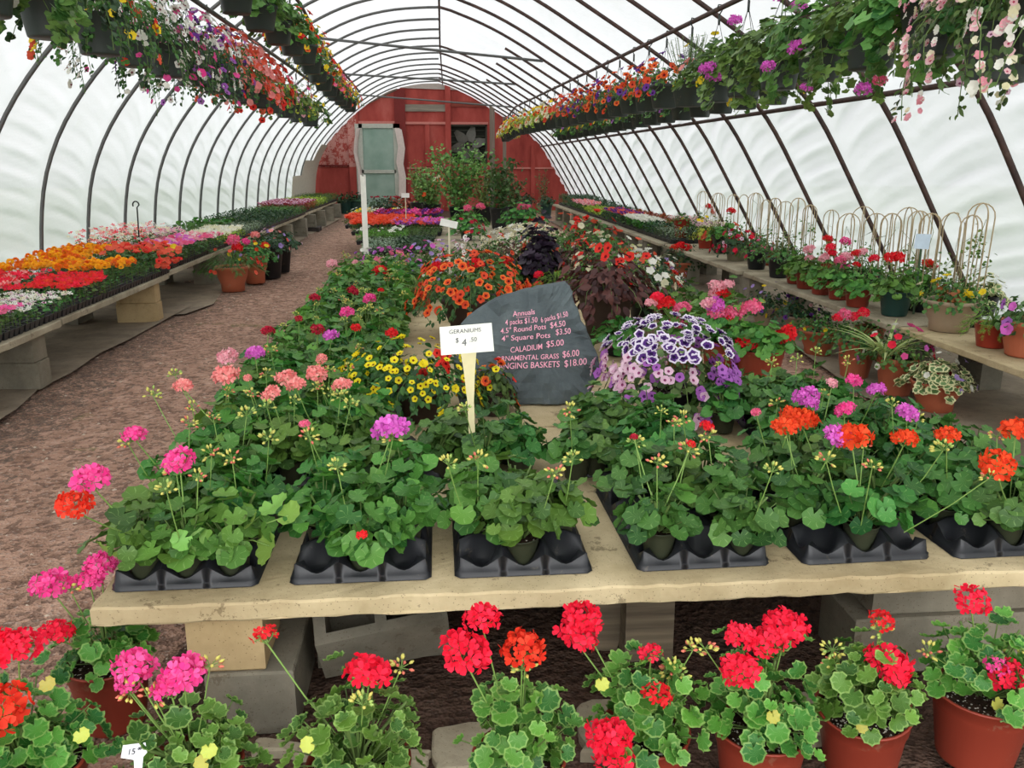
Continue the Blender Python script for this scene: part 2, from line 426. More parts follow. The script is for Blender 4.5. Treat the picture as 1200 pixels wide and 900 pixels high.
# fan opening in the wall: split the board wall around it
fx0, fz1 = aty(524, 146, D)[0], aty(524, 146, D)[2]; fx1, fz0 = aty(571, 192, D)[0], aty(571, 192, D)[2]
def clip(poly, ax, val, keep_less):
    o = []
    for i in range(len(poly)):
        a, b = poly[i], poly[(i+1) % len(poly)]
        ina = (a[ax] <= val) == keep_less or a[ax] == val; inb = (b[ax] <= val) == keep_less or b[ax] == val
        if ina: o.append(a)
        if ina != inb:
            q = (val - a[ax]) / (b[ax] - a[ax]); o.append(tuple(a[j] + q*(b[j]-a[j]) for j in (0, 1)))
    return o
wl = clip(OW, 0, fx0, True); wr_ = clip(OW, 0, fx1, False); md = clip(clip(OW, 0, fx0, False), 0, fx1, True)
for pl in (wl, wr_, clip(md, 1, fz0, True), clip(md, 1, fz1, False)):
    if len(pl) > 2: struct('wall_back', prism(pl, D, D+.06, RED))
# whitish end film fills between the boards and the last hoop
A = list(map(tuple, prof_at(LP, 30))) + list(map(tuple, prof_at(RP, 30)))[1:]
struct('wall_back', prism([(x*.995, z) for x, z in A], D+.42, D+.44, plain((215, 212, 205), .7), 'end_film'))
kk = k
def wb(x0, y0, x1, y1, mt, th=.06, dy=0):
    global kk
    kk += 1; a = aty(x0, y1, D-dy-th); b = aty(x1, y0, D-dy-th); g = G(); g.box((a[0], D-dy-th, a[2]), (b[0], D-dy, b[2]))
    struct('trim_%d' % kk, g.mesh('board', mt, False))
DRED = plain((112, 34, 30), .8); GW = woodmat((100, 92, 82), (150, 142, 128), 0); GV = woodmat((96, 84, 74), (140, 124, 112), 2)
PK = plain((190, 118, 108), .85)
for a in ((412, 128, 419, 252), (466, 104, 474, 252), (524, 98, 527.5, 250), (499, 146, 503, 195), (622, 170, 627, 252)): wb(*a, RED if a[0] != 466 else DRED, .1)
for a in ((474, 143, 572, 145.5), (419, 142, 466, 145), (369, 193, 412, 195), (474, 196, 524, 198), (594, 196, 690, 198)): wb(*a, PK if a[0] != 369 else DRED, .07)
wb(474, 122.5, 526, 130.5, GW, .05); wb(526, 119, 572, 125, woodmat((120, 52, 44), (140, 70, 58), 0), .05)
for q in range(8): wb(590+q*7, 112+q*7 + 6, 591+q*7, 140 + q*5, DRED, .03)
# eave boards along the sloping top of the wall
for (a, b) in (((366, 178), (413, 129)), ((416, 128), (465, 104)), ((580, 109), (664, 171)), ((664, 171), (688, 222))):
    p0, p1 = aty(*a, D-.1), aty(*b, D-.1); kk += 1; g = G(); g.tube([p0, p1], .04, 4); struct('trim_%d' % kk, g.mesh('eave', DRED if a[0] != 416 else GV, False))
kk += 1; struct('trim_%d' % kk, prism([(aty(466, 103, D)[0], aty(466, 103, D)[2]), (aty(520, 94, D)[0], aty(520, 94, D)[2]+.03), (aty(576, 107, D)[0], aty(576, 107, D)[2])], D-.04, D-.02, plain((172, 160, 152), .8)))
# posts in front of the wall
p = atz(576, 247, 0); 
g = G(); a = aty(573.5, 110, D-.6); b = aty(580, 240, D-.6); g.box((a[0], D-.7, 0), (b[0], D-.55, a[2])); kk += 1; struct('trim_%d' % kk, g.mesh('post', GV, False))
a = aty(589, 137, D-1.5); b = aty(593, 140, D-1.5); g = G(); g.box((a[0], D-1.6, 0), (b[0], D-1.5, a[2])); kk += 1; struct('trim_%d' % kk, g.mesh('post', GV, False))
# diagonal brace right
p0, p1 = aty(632, 158, D-.05), aty(660, 195, D-.05); g = G(); g.tube([p0, p1], .05, 4); kk += 1; struct('trim_%d' % kk, g.mesh('brace', RED, False))
# door covered with pale green film
t = NT('door_film'); c = t.ramp(t.noise(1.8, 4, t.worldpos()), [(.3, s2l((170, 200, 184))), (.7, s2l((206, 226, 214)))])
tr = t.n('BsdfTranslucent', i={'Color': c}); df = t.n('BsdfDiffuse', i={'Color': c}); mx = t.n('MixShader', i={0: .5, 1: tr.outputs[0], 2: df.outputs[0]}); t.t.links.new(mx.outputs[0], t.out.inputs[0]); DF = t.m
def rect(o_parent, name, x0, y0, x1, y1, mt, th, dy):
    a = aty(x0, y1, D-dy-th); b = aty(x1, y0, D-dy-th); g = G(); g.box((a[0], D-dy-th, max(0, a[2])), (b[0], D-dy, b[2]))
    me = g.mesh(name, mt, False)
    return part(name, me, o_parent) if o_parent else me
do = struct('door_1', rect(None, 'door_panel', 422, 149, 466, 250, DF, .03, .05))
FW = plain((176, 178, 166), .8)
for nm, a in (('door_frame', (420, 145, 468, 150)), ('door_frame', (420, 145, 424, 250)), ('door_frame', (464, 145, 468, 250)), ('mid_rail', (424, 199, 464, 203))): rect(do, nm, *a, FW, .05, .08)
for nm, pts in (('film_flap', [(421, 150), (419, 165), (418, 178), (420, 188), (423, 200), (424, 230)]), ('film_flap', [(466, 150), (468, 160), (470, 172), (468, 190), (471, 205), (471, 230)])):
    g = G(); V = []
    for i, (x, y) in enumerate(pts):
        a = aty(x, y, D-.18); b = aty(x + (4 if x > 440 else -3), y + 2, D-.12); V += [(a[0]-.1, a[1]-.05*(i % 2), a[2]), (a[0]+.03, a[1]+.02, a[2]), (b[0]+.02, b[1], b[2])]
    g.add(V, [(i*3+j, i*3+j+1, (i+1)*3+j+1, (i+1)*3+j) for i in range(len(pts)-1) for j in (0, 1)])
    me = g.mesh('flap', plain((205, 190, 182), .7)); part(nm, me, do)
# exhaust fan in the opening
fc = aty(549, 170, D); fan = thing('exhaust_fan', 'large dark exhaust fan with wide grey blades in the red end wall', 'fan', (fc[0], D, fc[2]))
hw = (fx1-fx0)/2; hz = (fz1-fz0)/2; ox = (fx0+fx1)/2 - fc[0]; oz = (fz0+fz1)/2 - fc[2]
g = G(); g.box((ox-hw, .3, oz-hz), (ox+hw, .34, oz+hz)); part('backing', g.mesh('backing', plain((46, 48, 38), .8), False), fan)
g = G()
for x0, x1, z0, z1 in ((-hw, hw, hz-.05, hz), (-hw, hw, -hz, -hz+.05), (-hw, -hw+.05, -hz, hz), (hw-.05, hw, -hz, hz)): g.box((ox+x0, -.03, oz+z0), (ox+x1, .36, oz+z1))
part('housing', g.mesh('housing', plain((60, 56, 46), .8), False), fan)
for i in range(7):
    g = G(); g.box((ox-hw+.06, .24, oz-hz+.12+i*.19), (ox+hw-.06, .28, oz-hz+.15+i*.19)); part('louvre', g.mesh('louvre', plain((78, 82, 66), .7), False), fan)
bm_ = plain((104, 102, 94), .6, .2)
for i in range(6):
    a = 2*PI*i/6 + .25; g = G(); V = []
    for j in range(7):
        r_ = .12 + .5*j/6; wd = .07 + .09*math.sin(PI*min(1, (j+1)/6.5)); 
        for s_ in (-1, 1): V.append((r_*math.cos(a) - s_*wd*math.sin(a), .12 + s_*.05, r_*math.sin(a) + s_*wd*math.cos(a)))
    g.add(V, [(2*j, 2*j+1, 2*j+3, 2*j+2) for j in range(6)]); part('blade', g.mesh('blade', bm_), fan)
g = G(); g.lathe([(0.001, -.06), (.08, -.05), (.1, .0), (.1, .1), (0.001, .12)], 16); part('hub', g.mesh('hub', plain((70, 64, 60), .5, .4)), fan, (0, .12, 0), (PI/2, 0, 0))
# boarded last bay of the side walls
g = G(); Ab = [(x + .07, z) for x, z in prof_at(LP, 60) if z < 2.35]; V = []
for y_ in (24.6, 26.2, 27.8, 29.38): V += [(x, y_, z) for x, z in Ab]
m = len(Ab); Fc = [(i*m+j, (i+1)*m+j, (i+1)*m+j+1, i*m+j+1) for i in range(3) for j in range(m-1) if Ab[j+1][1] < 1.3 + .45*i]
g.add(V, Fc); struct('wall_left', g.mesh('side_boards', plain((196, 188, 172), 1.0, 0, 0.0), False))
# ================================================================== templates
def T_round(n=14, scal=.1, cup=.18, notch=True, ruf=0.0, seed=0):
    """round scalloped leaf, radius 1, petiole joint at origin, growing towards +x"""
    r = random.Random(seed); V = [(0, 0, 0)]; uv = [(0, 0)]; m = n//2
    for i in range(m):
        a = -PI + 2*PI*(i+.5)/m; V.append((.42*math.cos(a)*.9 + .12, .5*math.sin(a), cup*.15)); uv.append((.5, (a+PI)/(2*PI)))
    for i in range(n):
        a = -PI + 2*PI*i/n
        q = 1 + scal*math.cos(a*(n//3)) + r.uniform(-.03, .03)
        if notch and i == 0: q = .25
        V.append((q*math.cos(a)*.92 + .18*(q > .5), q*math.sin(a), cup*q + ruf*math.cos(a*(n//3) + 1) + .08*math.sin(a*2 + seed) + r.uniform(-.03, .03))); uv.append((1.0, (a+PI)/(2*PI)))
    Fc = []
    for i in range(m): Fc.append((0, 1+i, 1+(i+1) % m))
    for i in range(m):
        a = 1+m+2*i; b = 1+m+(2*i+1) % n; c = 1+m+(2*i+2) % n
        Fc += [(1+i, a, b), (1+i, b, 1+(i+1) % m), (1+(i+1) % m, b, c)]
    return (np.array(V), Fc, np.array(uv))
def T_lance(w=.3, fold=.12, droop=.25, n=4, tip=.0):
    V = []; uv = []
    for i in range(n+1):
        t = i/n; ww = w*math.sin(PI*min(1, (t*.93+.07)))**.8 if i < n else tip
        z = -droop*t*t
        V += [(t, -ww, z+fold*ww*2), (t, 0, z), (t, ww, z+fold*ww*2)]; uv += [(1, t), (0, t), (1, t)]
    Fc = [(3*i+j, 3*i+3+j, 3*i+4+j, 3*i+1+j) for i in range(n) for j in (0, 1)]
    return (np.array(V), Fc, np.array(uv))
def T_fern():
    V = []; Fc = []; uv = []
    for k in range(5):
        t = (k+.5)/5
        for s_ in (-1, 1):
            L = .4*(1-t*.6); b = len(V)
            V += [(t, 0, 0), (t+.1+L*.4, s_*L, -.05), (t+.12, 0, 0.02)]; uv += [(0, 0), (1, 0), (0, 0)]; Fc.append((b, b+1, b+2))
    return (np.array(V), Fc, np.array(uv))
def T_disc(lobes=5, dep=.2, cup=.15, throat=-.35, n=20):
    """open trumpet bloom facing +z"""
    V = [(0, 0, throat)]; uv = [(0, 0)]
    for i in range(5): a = 2*PI*i/5; V.append((.3*math.cos(a), .3*math.sin(a), 0)); uv.append((.4, a))
    for i in range(n):
        a = 2*PI*i/n; q = 1 - dep*(.5+.5*math.cos(lobes*a + PI)) ; V.append((q*math.cos(a), q*math.sin(a), cup + .1*math.sin(lobes*a*2+1))); uv.append((1, a))
    Fc = [(0, 1+i, 1+(i+1) % 5) for i in range(5)]
    for i in range(5):
        a, b = 1+i, 1+(i+1) % 5; q = [6+(4*i+j) % n for j in range(5)]
        Fc += [(a, q[0], q[1]), (a, q[1], q[2]), (a, q[2], b), (b, q[2], q[3]), (b, q[3], q[4])]
    return (np.array(V), Fc, np.array(uv))
def T_petals(n=5, w=.42, cup=.25, seed=0, L=1.0):
    r = random.Random(seed); V = []; Fc = []; uv = []
    for i in range(n):
        a = 2*PI*i/n + r.uniform(-.15, .15); c, d = math.cos(a), math.sin(a); b = len(V); z1 = cup*r.uniform(.4, 1.5); tw = r.uniform(-.15, .15)
        for (x, y, z, u) in ((.05, 0, -.05, 0), (.5, -w*.8, z1*.5+tw, .5), (.5, w*.8, z1*.5-tw, .5), (.95, -w*.75, z1+tw, 1), (1.08, 0, z1*.9, 1), (.95, w*.75, z1-tw, 1), (.6, 0, z1*.35, .5)):
            x *= L; V.append((x*c - y*d, x*d + y*c, z)); uv.append((u, 0))
        Fc += [(b, b+1, b+6), (b, b+6, b+2), (b+1, b+3, b+6), (b+3, b+4, b+6), (b+4, b+5, b+6), (b+5, b+2, b+6)]
    return (np.array(V), Fc, np.array(uv))
RL = [T_round(22, .055, seed=i, ruf=.05) for i in range(4)]; RLF = [T_round(24, .085, .22, True, .12, seed=i) for i in range(4)]; RLB = [T_round(28, .05, .25, True, .07, seed=i) for i in range(3)]
LN = [T_lance(.3, .15, .2), T_lance(.25, .1, .4), T_lance(.32, .2, .1)]
OV = [T_lance(.48, .15, .25), T_lance(.55, .1, .15)]
NEED = [T_lance(.07, 0, .05, 2), T_lance(.1, 0, .2, 2)]
GRASS = [T_lance(.035, .2, .5, 6), T_lance(.03, .2, .9, 6)]
IVY = [T_round(16, .14, .1, True, 0, seed=i) for i in range(3)]
FERN = [T_fern()]
PET = [T_petals(5, .42, .3, i) for i in range(4)]
DISC = [T_disc(), T_disc(5, .12, .25, -.4)]
STAR = [T_petals(5, .3, .1, i, 1.0) for i in range(2)]
def rdir(r, zmin=-.2):
    while True:
        v = np.array([r.gauss(0, 1), r.gauss(0, 1), r.gauss(0, 1)]); v /= np.linalg.norm(v)
        if v[2] > zmin: return v
def rn(r, n, j):
    v = np.asarray(n, float) + np.array([r.gauss(0, j), r.gauss(0, j), r.gauss(0, j)]); return v / np.linalg.norm(v)

# ---- species: (templates, leaf radius, leaf material args, petiole colour, habit)
SP = dict(
 zonal=(RL, .036, ((42, 88, 34), (98, 146, 58), 'veined'), 'up'),
 zonaldark=(RL, .035, ((40, 84, 36), (92, 142, 62), 'veined'), 'up'),
 zonalbright=(RL, .034, ((62, 110, 44), (112, 156, 64), 'veined'), 'up'),
 ruffled=(RLF, .028, ((42, 92, 34), (106, 156, 58), 'edge'), 'up'),
 lime=(RL, .034, ((110, 140, 50), (180, 196, 100), 'veined'), 'up'),
 ivy=(IVY, .036, ((52, 96, 42), (120, 160, 78), 'veined'), 'trail'),
 calib=(LN, .038, ((38, 66, 34), (88, 122, 60), 'plain'), 'mound'),
 petunia=(OV, .04, ((52, 84, 44), (104, 138, 72), 'plain'), 'mound'),
 small=(OV, .03, ((44, 84, 38), (100, 144, 66), 'plain'), 'mound'),
 dark=(OV, .034, ((26, 54, 34), (58, 96, 56), 'plain'), 'mound'),
 silver=(LN, .035, ((96, 116, 92), (162, 178, 150), 'plain'), 'mound'),
 feather=(FERN, .05, ((46, 84, 34), (92, 130, 54), 'plain'), 'mound'),
 parsley=(FERN, .05, ((66, 118, 30), (134, 180, 60), 'plain'), 'mound'),
 burgundy=(LN, .06, ((52, 26, 28), (104, 60, 54), 'plain'), 'mound'),
 purple=(RL, .04, ((22, 16, 26), (56, 42, 60), 'plain'), 'mound'),
 coleus=(OV, .045, ((120, 44, 28), (176, 92, 56), 'plain'), 'mound'),
 limeleaf=(OV, .035, ((130, 160, 40), (196, 214, 80), 'plain'), 'mound'),
 rosemary=(NEED, .03, ((48, 74, 50), (104, 130, 96), 'plain'), 'spike'),
 grass=(GRASS, .3, ((84, 120, 50), (168, 186, 96), 'plain'), 'grass'),
 vargrass=(GRASS, .3, ((150, 176, 90), (216, 220, 160), 'plain'), 'grass'),
 cream=(IVY, .03, ((70, 110, 60), (120, 160, 100), 'cream'), 'mound'),
)
STALK = plain((118, 150, 74), .6); STALK2 = plain((96, 120, 62), .6)
def strands(seed, Rr, H, droop):
    r = random.Random(seed*13 + int(Rr*100)); o = []
    for i in range(int(9 + Rr*36)):
        a = 2*PI*i/int(9 + Rr*36) + r.uniform(-.2, .2); L = droop*r.uniform(.2, .95); c, d = math.cos(a), math.sin(a); w = r.uniform(.95, 1.15); s = r.uniform(-.05, .05)
        P = [np.array([c*Rr*.55, d*Rr*.55, H*.45]), np.array([c*Rr*.9, d*Rr*.9, H*.22]), np.array([c*Rr*w, d*Rr*w, -L*.25]), np.array([c*Rr*w*1.03 - d*s, d*Rr*w*1.03 + c*s, -L*.65]), np.array([c*Rr*w - d*s*1.6, d*Rr*w + c*s*1.6, -L])]
        o.append(P)
    return o
def on_strand(P, t):
    t = min(t, .999)*(len(P)-1); i = int(t); return P[i] + (P[i+1]-P[i])*(t-i)
def foliage(sp, Rr, H, n, seed=0, droop=.0, lsc=1.0):
    """a clump of leaves: dome of radius Rr and height H above the rim (z=0); droop = how far leaves hang below the rim"""
    key = ('fol', sp, round(Rr, 3), round(H, 3), n, seed, droop, lsc)
    if key in MC: return MC[key]
    Ts, lr, ma, habit = SP[sp]; r = random.Random(hash(key[1:]) if False else seed*977 + int(Rr*1000)*7 + n + int(H*1000)*3 + len(sp)); g = G()
    lr *= lsc
    mats = [leafmat(*ma), STALK2]
    STR = strands(seed, Rr, H, droop) if droop > .03 else []
    for P_ in STR: g.tube(P_, .0022, 3, 1, False)
    if habit in ('up', 'mound', 'trail'):
        for i in range(n):
            d = rdir(r, -.15)
            q = r.uniform(.35, 1.0)**.6 if i % 4 else r.uniform(.2, .7)
            lump = 1 + .16*math.sin(5*math.atan2(d[1], d[0]) + seed) + .1*math.sin(9*d[2] + seed*2)
            p = np.array([d[0]*Rr*q*lump, d[1]*Rr*q*lump, (max(0, d[2])*q*lump)*H*.9 + .12*H])
            rad = math.hypot(p[0], p[1])/Rr
            if STR and i % 10 < (5 if droop > .2 else 4):
                P_ = r.choice(STR); p = on_strand(P_, r.random()**.75) + np.array([r.gauss(0, .012), r.gauss(0, .012), r.gauss(0, .012)]); d = np.array([p[0], p[1], 0])/(math.hypot(p[0], p[1])+1e-6)
            nn = rn(r, (d[0]*.75, d[1]*.75, .75 + .3*max(0, d[2])), .3)
            s_ = lr * r.uniform(.6, 1.15)
            # spin so the leaf grows outward
            B = basis(nn); o = np.array([d[0], d[1], 0.]); sp_ = math.atan2(o @ B[:, 1], o @ B[:, 0]) + r.uniform(-.6, .6)
            g.inst(r.choice(Ts), p, nn, sp_, s_)
            if habit == 'up' and i % 2 == 0:
                b0 = (p[0]*.15, p[1]*.15, 0); md = (p[0]*.6, p[1]*.6, p[2]*.55)
                g.tube([b0, md, p], .0022, 3, 1, False)
        for i in range(5):
            a = r.uniform(0, 2*PI); q = r.uniform(.2, .7)
            g.tube([(0, 0, -.02), (q*Rr*.4*math.cos(a), q*Rr*.4*math.sin(a), H*.35), (q*Rr*math.cos(a), q*Rr*math.sin(a), H*.7)], .0045, 4, 1, False)
    elif habit == 'spike':
        for i in range(max(6, n//12)):
            a = r.uniform(0, 2*PI); q = r.uniform(0, 1); L = H*r.uniform(.6, 1.05)
            top = np.array([Rr*q*math.cos(a), Rr*q*math.sin(a), L]); bot = np.array([Rr*q*.4*math.cos(a), Rr*q*.4*math.sin(a), 0])
            g.tube([bot, top], .002, 3, 1, False)
            for j in range(16):
                t = (j+1)/16; p = bot + (top-bot)*t; b_ = r.uniform(0, 2*PI)
                B = basis((math.cos(b_), math.sin(b_), -.6+.0)); g.inst(r.choice(Ts), p, (-math.cos(b_)*.5, -math.sin(b_)*.5, .8), b_, lr*r.uniform(.8, 1.2))
    elif habit == 'grass':
        for i in range(n):
            a = r.uniform(0, 2*PI); L = H*r.uniform(.6, 1.1)/.3
            nn = (-math.cos(a)*r.uniform(.5, 1.4), -math.sin(a)*r.uniform(.5, 1.4), .6); B = basis(nn); o = np.array([math.cos(a), math.sin(a), 1.5]); sp_ = math.atan2(o @ B[:, 1], o @ B[:, 0])
            g.inst(r.choice(Ts), (.02*math.cos(a), .02*math.sin(a), 0), nn, sp_, lr*L)
    MC[key] = g.mesh('foliage', mats); return MC[key]
def dome_pts(r, Rr, H, n, droop=0.0, zmin=-.1, seed=None, front=.45):
    o = []; S = strands(seed, Rr, H, droop) if (seed is not None and droop > .03) else []
    for i in range(n):
        if S and i % 10 < 4:
            P_ = r.choice(S)
            if P_[1][1] > .2*Rr and r.random() < .6: P_ = r.choice(S)
            p = on_strand(P_, r.random()**.8)*1.04; d = np.array([p[0], p[1], 0])/(math.hypot(p[0], p[1])+1e-6); o.append((p + np.array([d[0], d[1], .4])*.012, rn(r, (d[0], d[1], .35), .25))); continue
        d = rdir(r, zmin)
        if d[1] > .3 and r.random() < front: d = rdir(r, zmin)
        lump = 1 + .1*math.sin(5*math.atan2(d[1], d[0]))
        p = np.array([d[0]*Rr*lump, d[1]*Rr*lump, max(0, d[2])*H*.95 + .14*H + .01])
        nn = rn(r, (d[0], d[1], d[2]*.8+.35), .25); o.append((p*1.06, nn))
    return o
# ---- colours of blooms: c1, c2, throat, edge
BC = dict(
 red=((214, 18, 32), (244, 50, 56), None, None), scarlet=((214, 40, 26), (246, 78, 50), None, None), redpink=((234, 20, 54), (252, 52, 82), None, None),
 orangered=((222, 56, 24), (250, 96, 48), None, None), magenta=((236, 52, 140), (252, 110, 178), None, None), violetpink=((206, 76, 184), (240, 130, 220), None, None),
 salmon=((238, 124, 124), (252, 176, 168), None, None), lightpink=((236, 150, 165), (250, 196, 204), None, None), pink=((232, 84, 130), (250, 136, 170), None, None),
 crimson=((160, 16, 44), (206, 40, 70), None, None),
 yellowcal=((232, 206, 24), (250, 232, 50), (120, 60, 20), None), orangecal=((230, 58, 32), (244, 92, 44), (110, 22, 24), (248, 130, 60)), coralcal=((228, 70, 44), (240, 96, 60), (140, 30, 30), None),
 purplewhite=((70, 36, 104), (98, 52, 136), (44, 22, 74), (236, 226, 240)), lilaccal=((158, 84, 176), (196, 124, 208), (90, 40, 110), None), pinkwhite=((224, 170, 200), (242, 214, 226), (150, 60, 110), None),
 whitecal=((232, 226, 216), (250, 246, 240), (130, 60, 70), None), white=((226, 224, 210), (248, 246, 236), None, None), cream=((226, 218, 176), (244, 238, 208), None, None),
 redpet=((214, 30, 32), (246, 70, 56), (130, 12, 20), None), coralpet=((226, 74, 50), (246, 116, 88), None, None), purplepet=((90, 40, 130), (130, 70, 170), (50, 20, 70), None),
 yellow=((238, 196, 20), (252, 226, 60), None, None), marigold=((250, 166, 6), (255, 200, 40), None, None), marigoldor=((232, 104, 16), (250, 140, 30), None, None),
 lavender=((150, 120, 190), (186, 160, 216), None, None), palepink=((226, 170, 178), (242, 208, 210), (200, 80, 110), None), deepred=((120, 14, 34), (160, 30, 50), None, None))
def pm(c): return petalmat(*BC[c])
BUDM = plain((196, 190, 96), .6); BUDG = plain((150, 176, 90), .6)
def head_mesh(c, v=0, n=26, near=False):
    """geranium umbel: a ball of five-petalled florets, unit radius .042"""
    def mk():
        r = random.Random(v*31 + n); g = G(); Rr = .034
        for i in range(n):
            z = 1 - 1.45*(i+.5)/n; a = i*2.39996 + v; q = math.sqrt(max(0, 1-z*z)); d = np.array([q*math.cos(a), q*math.sin(a), z])
            p = d*Rr*np.array([1.1, 1.1, .72])*r.uniform(.8, 1.2)
            g.inst(PET[i % 4] if near else STAR[0] if False else PET[(i+1) % 4], p, rn(r, d, .22), r.uniform(0, 6), .0155*r.uniform(.85, 1.2))
        for i in range(7):
            d = rdir(r, -.9); d[2] = -abs(d[2])*.6; g.tube([(0, 0, -.03), d*.03], .0014, 3, 1, False); g.tube([d*.026, d*.04], [.003, .0015], 4, 1)
        return g.mesh('flower_head', [pm(c), STALK])
    return M(('head', c, v, n), mk)
def bud_mesh(v=0):
    def mk():
        r = random.Random(v+5); g = G()
        for i in range(14):
            d = rdir(r, -.3); g.tube([(0, 0, 0), d*.018], .001, 3, 1, False)
            p = d*.02; g.tube([p, p+d*.006, p+d*.012], [.002, .0042, .0015], 5, 0 if i % 3 else 2)
        return g.mesh('bud_cluster', [BUDM, STALK, BUDG if v % 2 else plain((206, 110, 90), .6)])
    return M(('bud', v), mk)
def marig_mesh(c, v=0):
    def mk():
        r = random.Random(v); g = G()
        for ring, (rr, z, k, s_) in enumerate(((.021, 0, 12, .012), (.015, .006, 9, .011), (.008, .011, 6, .009), (0, .014, 3, .007))):
            for i in range(k):
                a = 2*PI*i/k + ring; g.inst(OV[0], (rr*.55*math.cos(a), rr*.55*math.sin(a), z), (-.5*math.cos(a)*(ring*.5+.2), -.5*math.sin(a)*(ring*.5+.2), 1), 0, 0.0001)
                B = basis((-.4*math.cos(a)*(ring+.3), -.4*math.sin(a)*(ring+.3), 1)); o = np.array([math.cos(a), math.sin(a), .2]); sp_ = math.atan2(o @ B[:, 1], o @ B[:, 0])
                g.inst(OV[1], (rr*.35*math.cos(a), rr*.35*math.sin(a), z), B[:, 2], sp_, s_*r.uniform(.9, 1.2))
        return g.mesh('marigold_bloom', [pm(c)])
    return M(('marig', c, v), mk)
def bloom_mesh(c, kind='disc', v=0):
    def mk():
        g = G(); T = {'disc': DISC, 'star': STAR, 'pet': PET}[kind]; g.inst(T[v % len(T)], (0, 0, 0), (0, 0, 1), 0, 1.0)
        return g.mesh('bloom', [pm(c)])
    return M(('bloom', c, kind, v % 2), mk)
def rot_to(nn, spin=0.0):
    return Matrix(basis(nn, spin).tolist()).to_euler()
def blooms_on(parent, pts, cols, size, kind='disc', r=R, name='bloom', lim=100):
    for i, (p, nn) in enumerate(pts[:lim]):
        c = cols[i % len(cols)] if isinstance(cols, (list, tuple)) else cols
        part(name, bloom_mesh(c, kind, i), parent, p.tolist(), rot_to(nn, r.uniform(0, 6)), size*r.uniform(.8, 1.15))
def blossom_mesh(key, pts, cols, size, kind):
    """many small blossoms in one mesh, for plants too far off to count them"""
    def mk():
        r = random.Random(len(pts)); g = G(); T = {'disc': DISC, 'star': STAR, 'pet': PET}[kind]; cs = list(dict.fromkeys(cols))
        for i, (p, nn) in enumerate(pts):
            g.inst(T[i % len(T)], p, nn, r.uniform(0, 6), size*r.uniform(.75, 1.2), cs.index(cols[i % len(cols)]))
        return g.mesh('blossoms', [pm(c) for c in cs])
    return M(key, mk)

RIM = {}
# ---- pots
POTC = dict(terra=((150, 72, 50), .6), plast=((138, 54, 38), .45), red=((150, 50, 34), .4), olive=((52, 56, 40), .45), black=((26, 27, 30), .4), green=((34, 66, 60), .4), beige=((158, 138, 114), .6), brown=((56, 40, 34), .55), hang=((52, 60, 56), .5), tan=((120, 112, 88), .6), terrac=((172, 92, 62), .65))
def pot_mesh(kind, rt, h):
    """shape by kind, rim radius rt, height h, base at z=0"""
    def mk():
        g = G(); t = .006 + rt*.02; rmod = None; n = 32 if rt > .08 else 18; sq = 0
        rb = rt*.76
        if kind[1] == 'bowl':      # rolled thick rim, curved belly
            pr = [(rb*.8, 0), (rb*.88, h*.02), (rb*.9, h*.3), (rt*.88, h*.62), (rt*.93, h*.84), (rt*.99, h*.87), (rt*1.02, h*.93), (rt, h*.985), (rt*.96, h), (rt*.9, h*.97), (rt*.87, h*.86), (rt*.8, h*.5)]
        elif kind[1] == 'ribbed':
            rmod = lambda a, z: 1 + (.012*math.cos(a*24) if .1*h < z < .82*h else 0); n = 96
            pr = [(rb*.92, 0), (rb, h*.03), (rb, h*.08), (rt*.9, h*.5), (rt*.95, h*.82), (rt*.97, h*.84), (rt*1.04, h*.86), (rt*1.04, h*.97), (rt*1.01, h), (rt*.93, h), (rt*.9, h*.86), (rt*.85, h*.5)]
        elif kind[1] == 'square':
            sq = .75; n = 40
            pr = [(rb*.9, 0), (rb*.95, h*.02), (rt*.95, h*.86), (rt*1.0, h*.87), (rt*1.02, h*.99), (rt*.98, h), (rt*.93, h*.99), (rt*.9, h*.7)]
        else:                      # nursery pot, plain wall with a banded lip
            pr = [(rb*.93, 0), (rb*.98, h*.02), (rb, h*.06), (rt*.93, h*.76), (rt*.965, h*.79), (rt*.985, h*.97), (rt*1.02, h*.975), (rt*1.02, h), (rt*.96, h), (rt*.93, h*.9), (rt*.88, h*.6)]
        g.lathe(pr, n, 0, rmod, (0, 0, 0), sq)
        return g.mesh('pot', potmat(*POTC[kind[0]]))
    return M(('pot', kind, round(rt, 3), round(h, 3)), mk)
def soil_mesh(rt, h, perl=.08):
    def mk():
        g = G(); r = random.Random(3); rings = 6; n = 20; V = [(0, 0, h*.94)]
        for i in range(1, rings+1):
            for k_ in range(n): q = rt*.915*i/rings; a = 2*PI*k_/n; V.append((q*math.cos(a), q*math.sin(a), h*(.93 - .05*(i == rings)) + r.uniform(-.004, .004)))
        Fc = [(0, 1+k_, 1+(k_+1) % n) for k_ in range(n)] + [(1+(i-1)*n+k_, 1+i*n+k_, 1+i*n+(k_+1) % n, 1+(i-1)*n+(k_+1) % n) for i in range(1, rings) for k_ in range(n)]
        g.add(V, Fc); return g.mesh('soil', soilmat(perl))
    return M(('soil', round(rt, 3), round(h, 3), perl), mk)
def stalk_to(parent, p0, p1, r_=.0022, name='flower_stalk', mt=None):
    p0 = np.array(p0, float); p1 = np.array(p1, float); mid = (p0+p1)/2 + np.array([(p1-p0)[0]*.08, (p1-p0)[1]*.08, -.0]) ; mid[2] += .01
    g = G(); g.tube([p0, mid, p1], r_, 5, 0, False)
    return part(name, g.mesh('stalk', mt or STALK), parent)
def under(child, par):
    """hang a sub-part below its part without moving it"""
    child.parent = par; child.matrix_parent_inverse = par.matrix_basis.inverted()
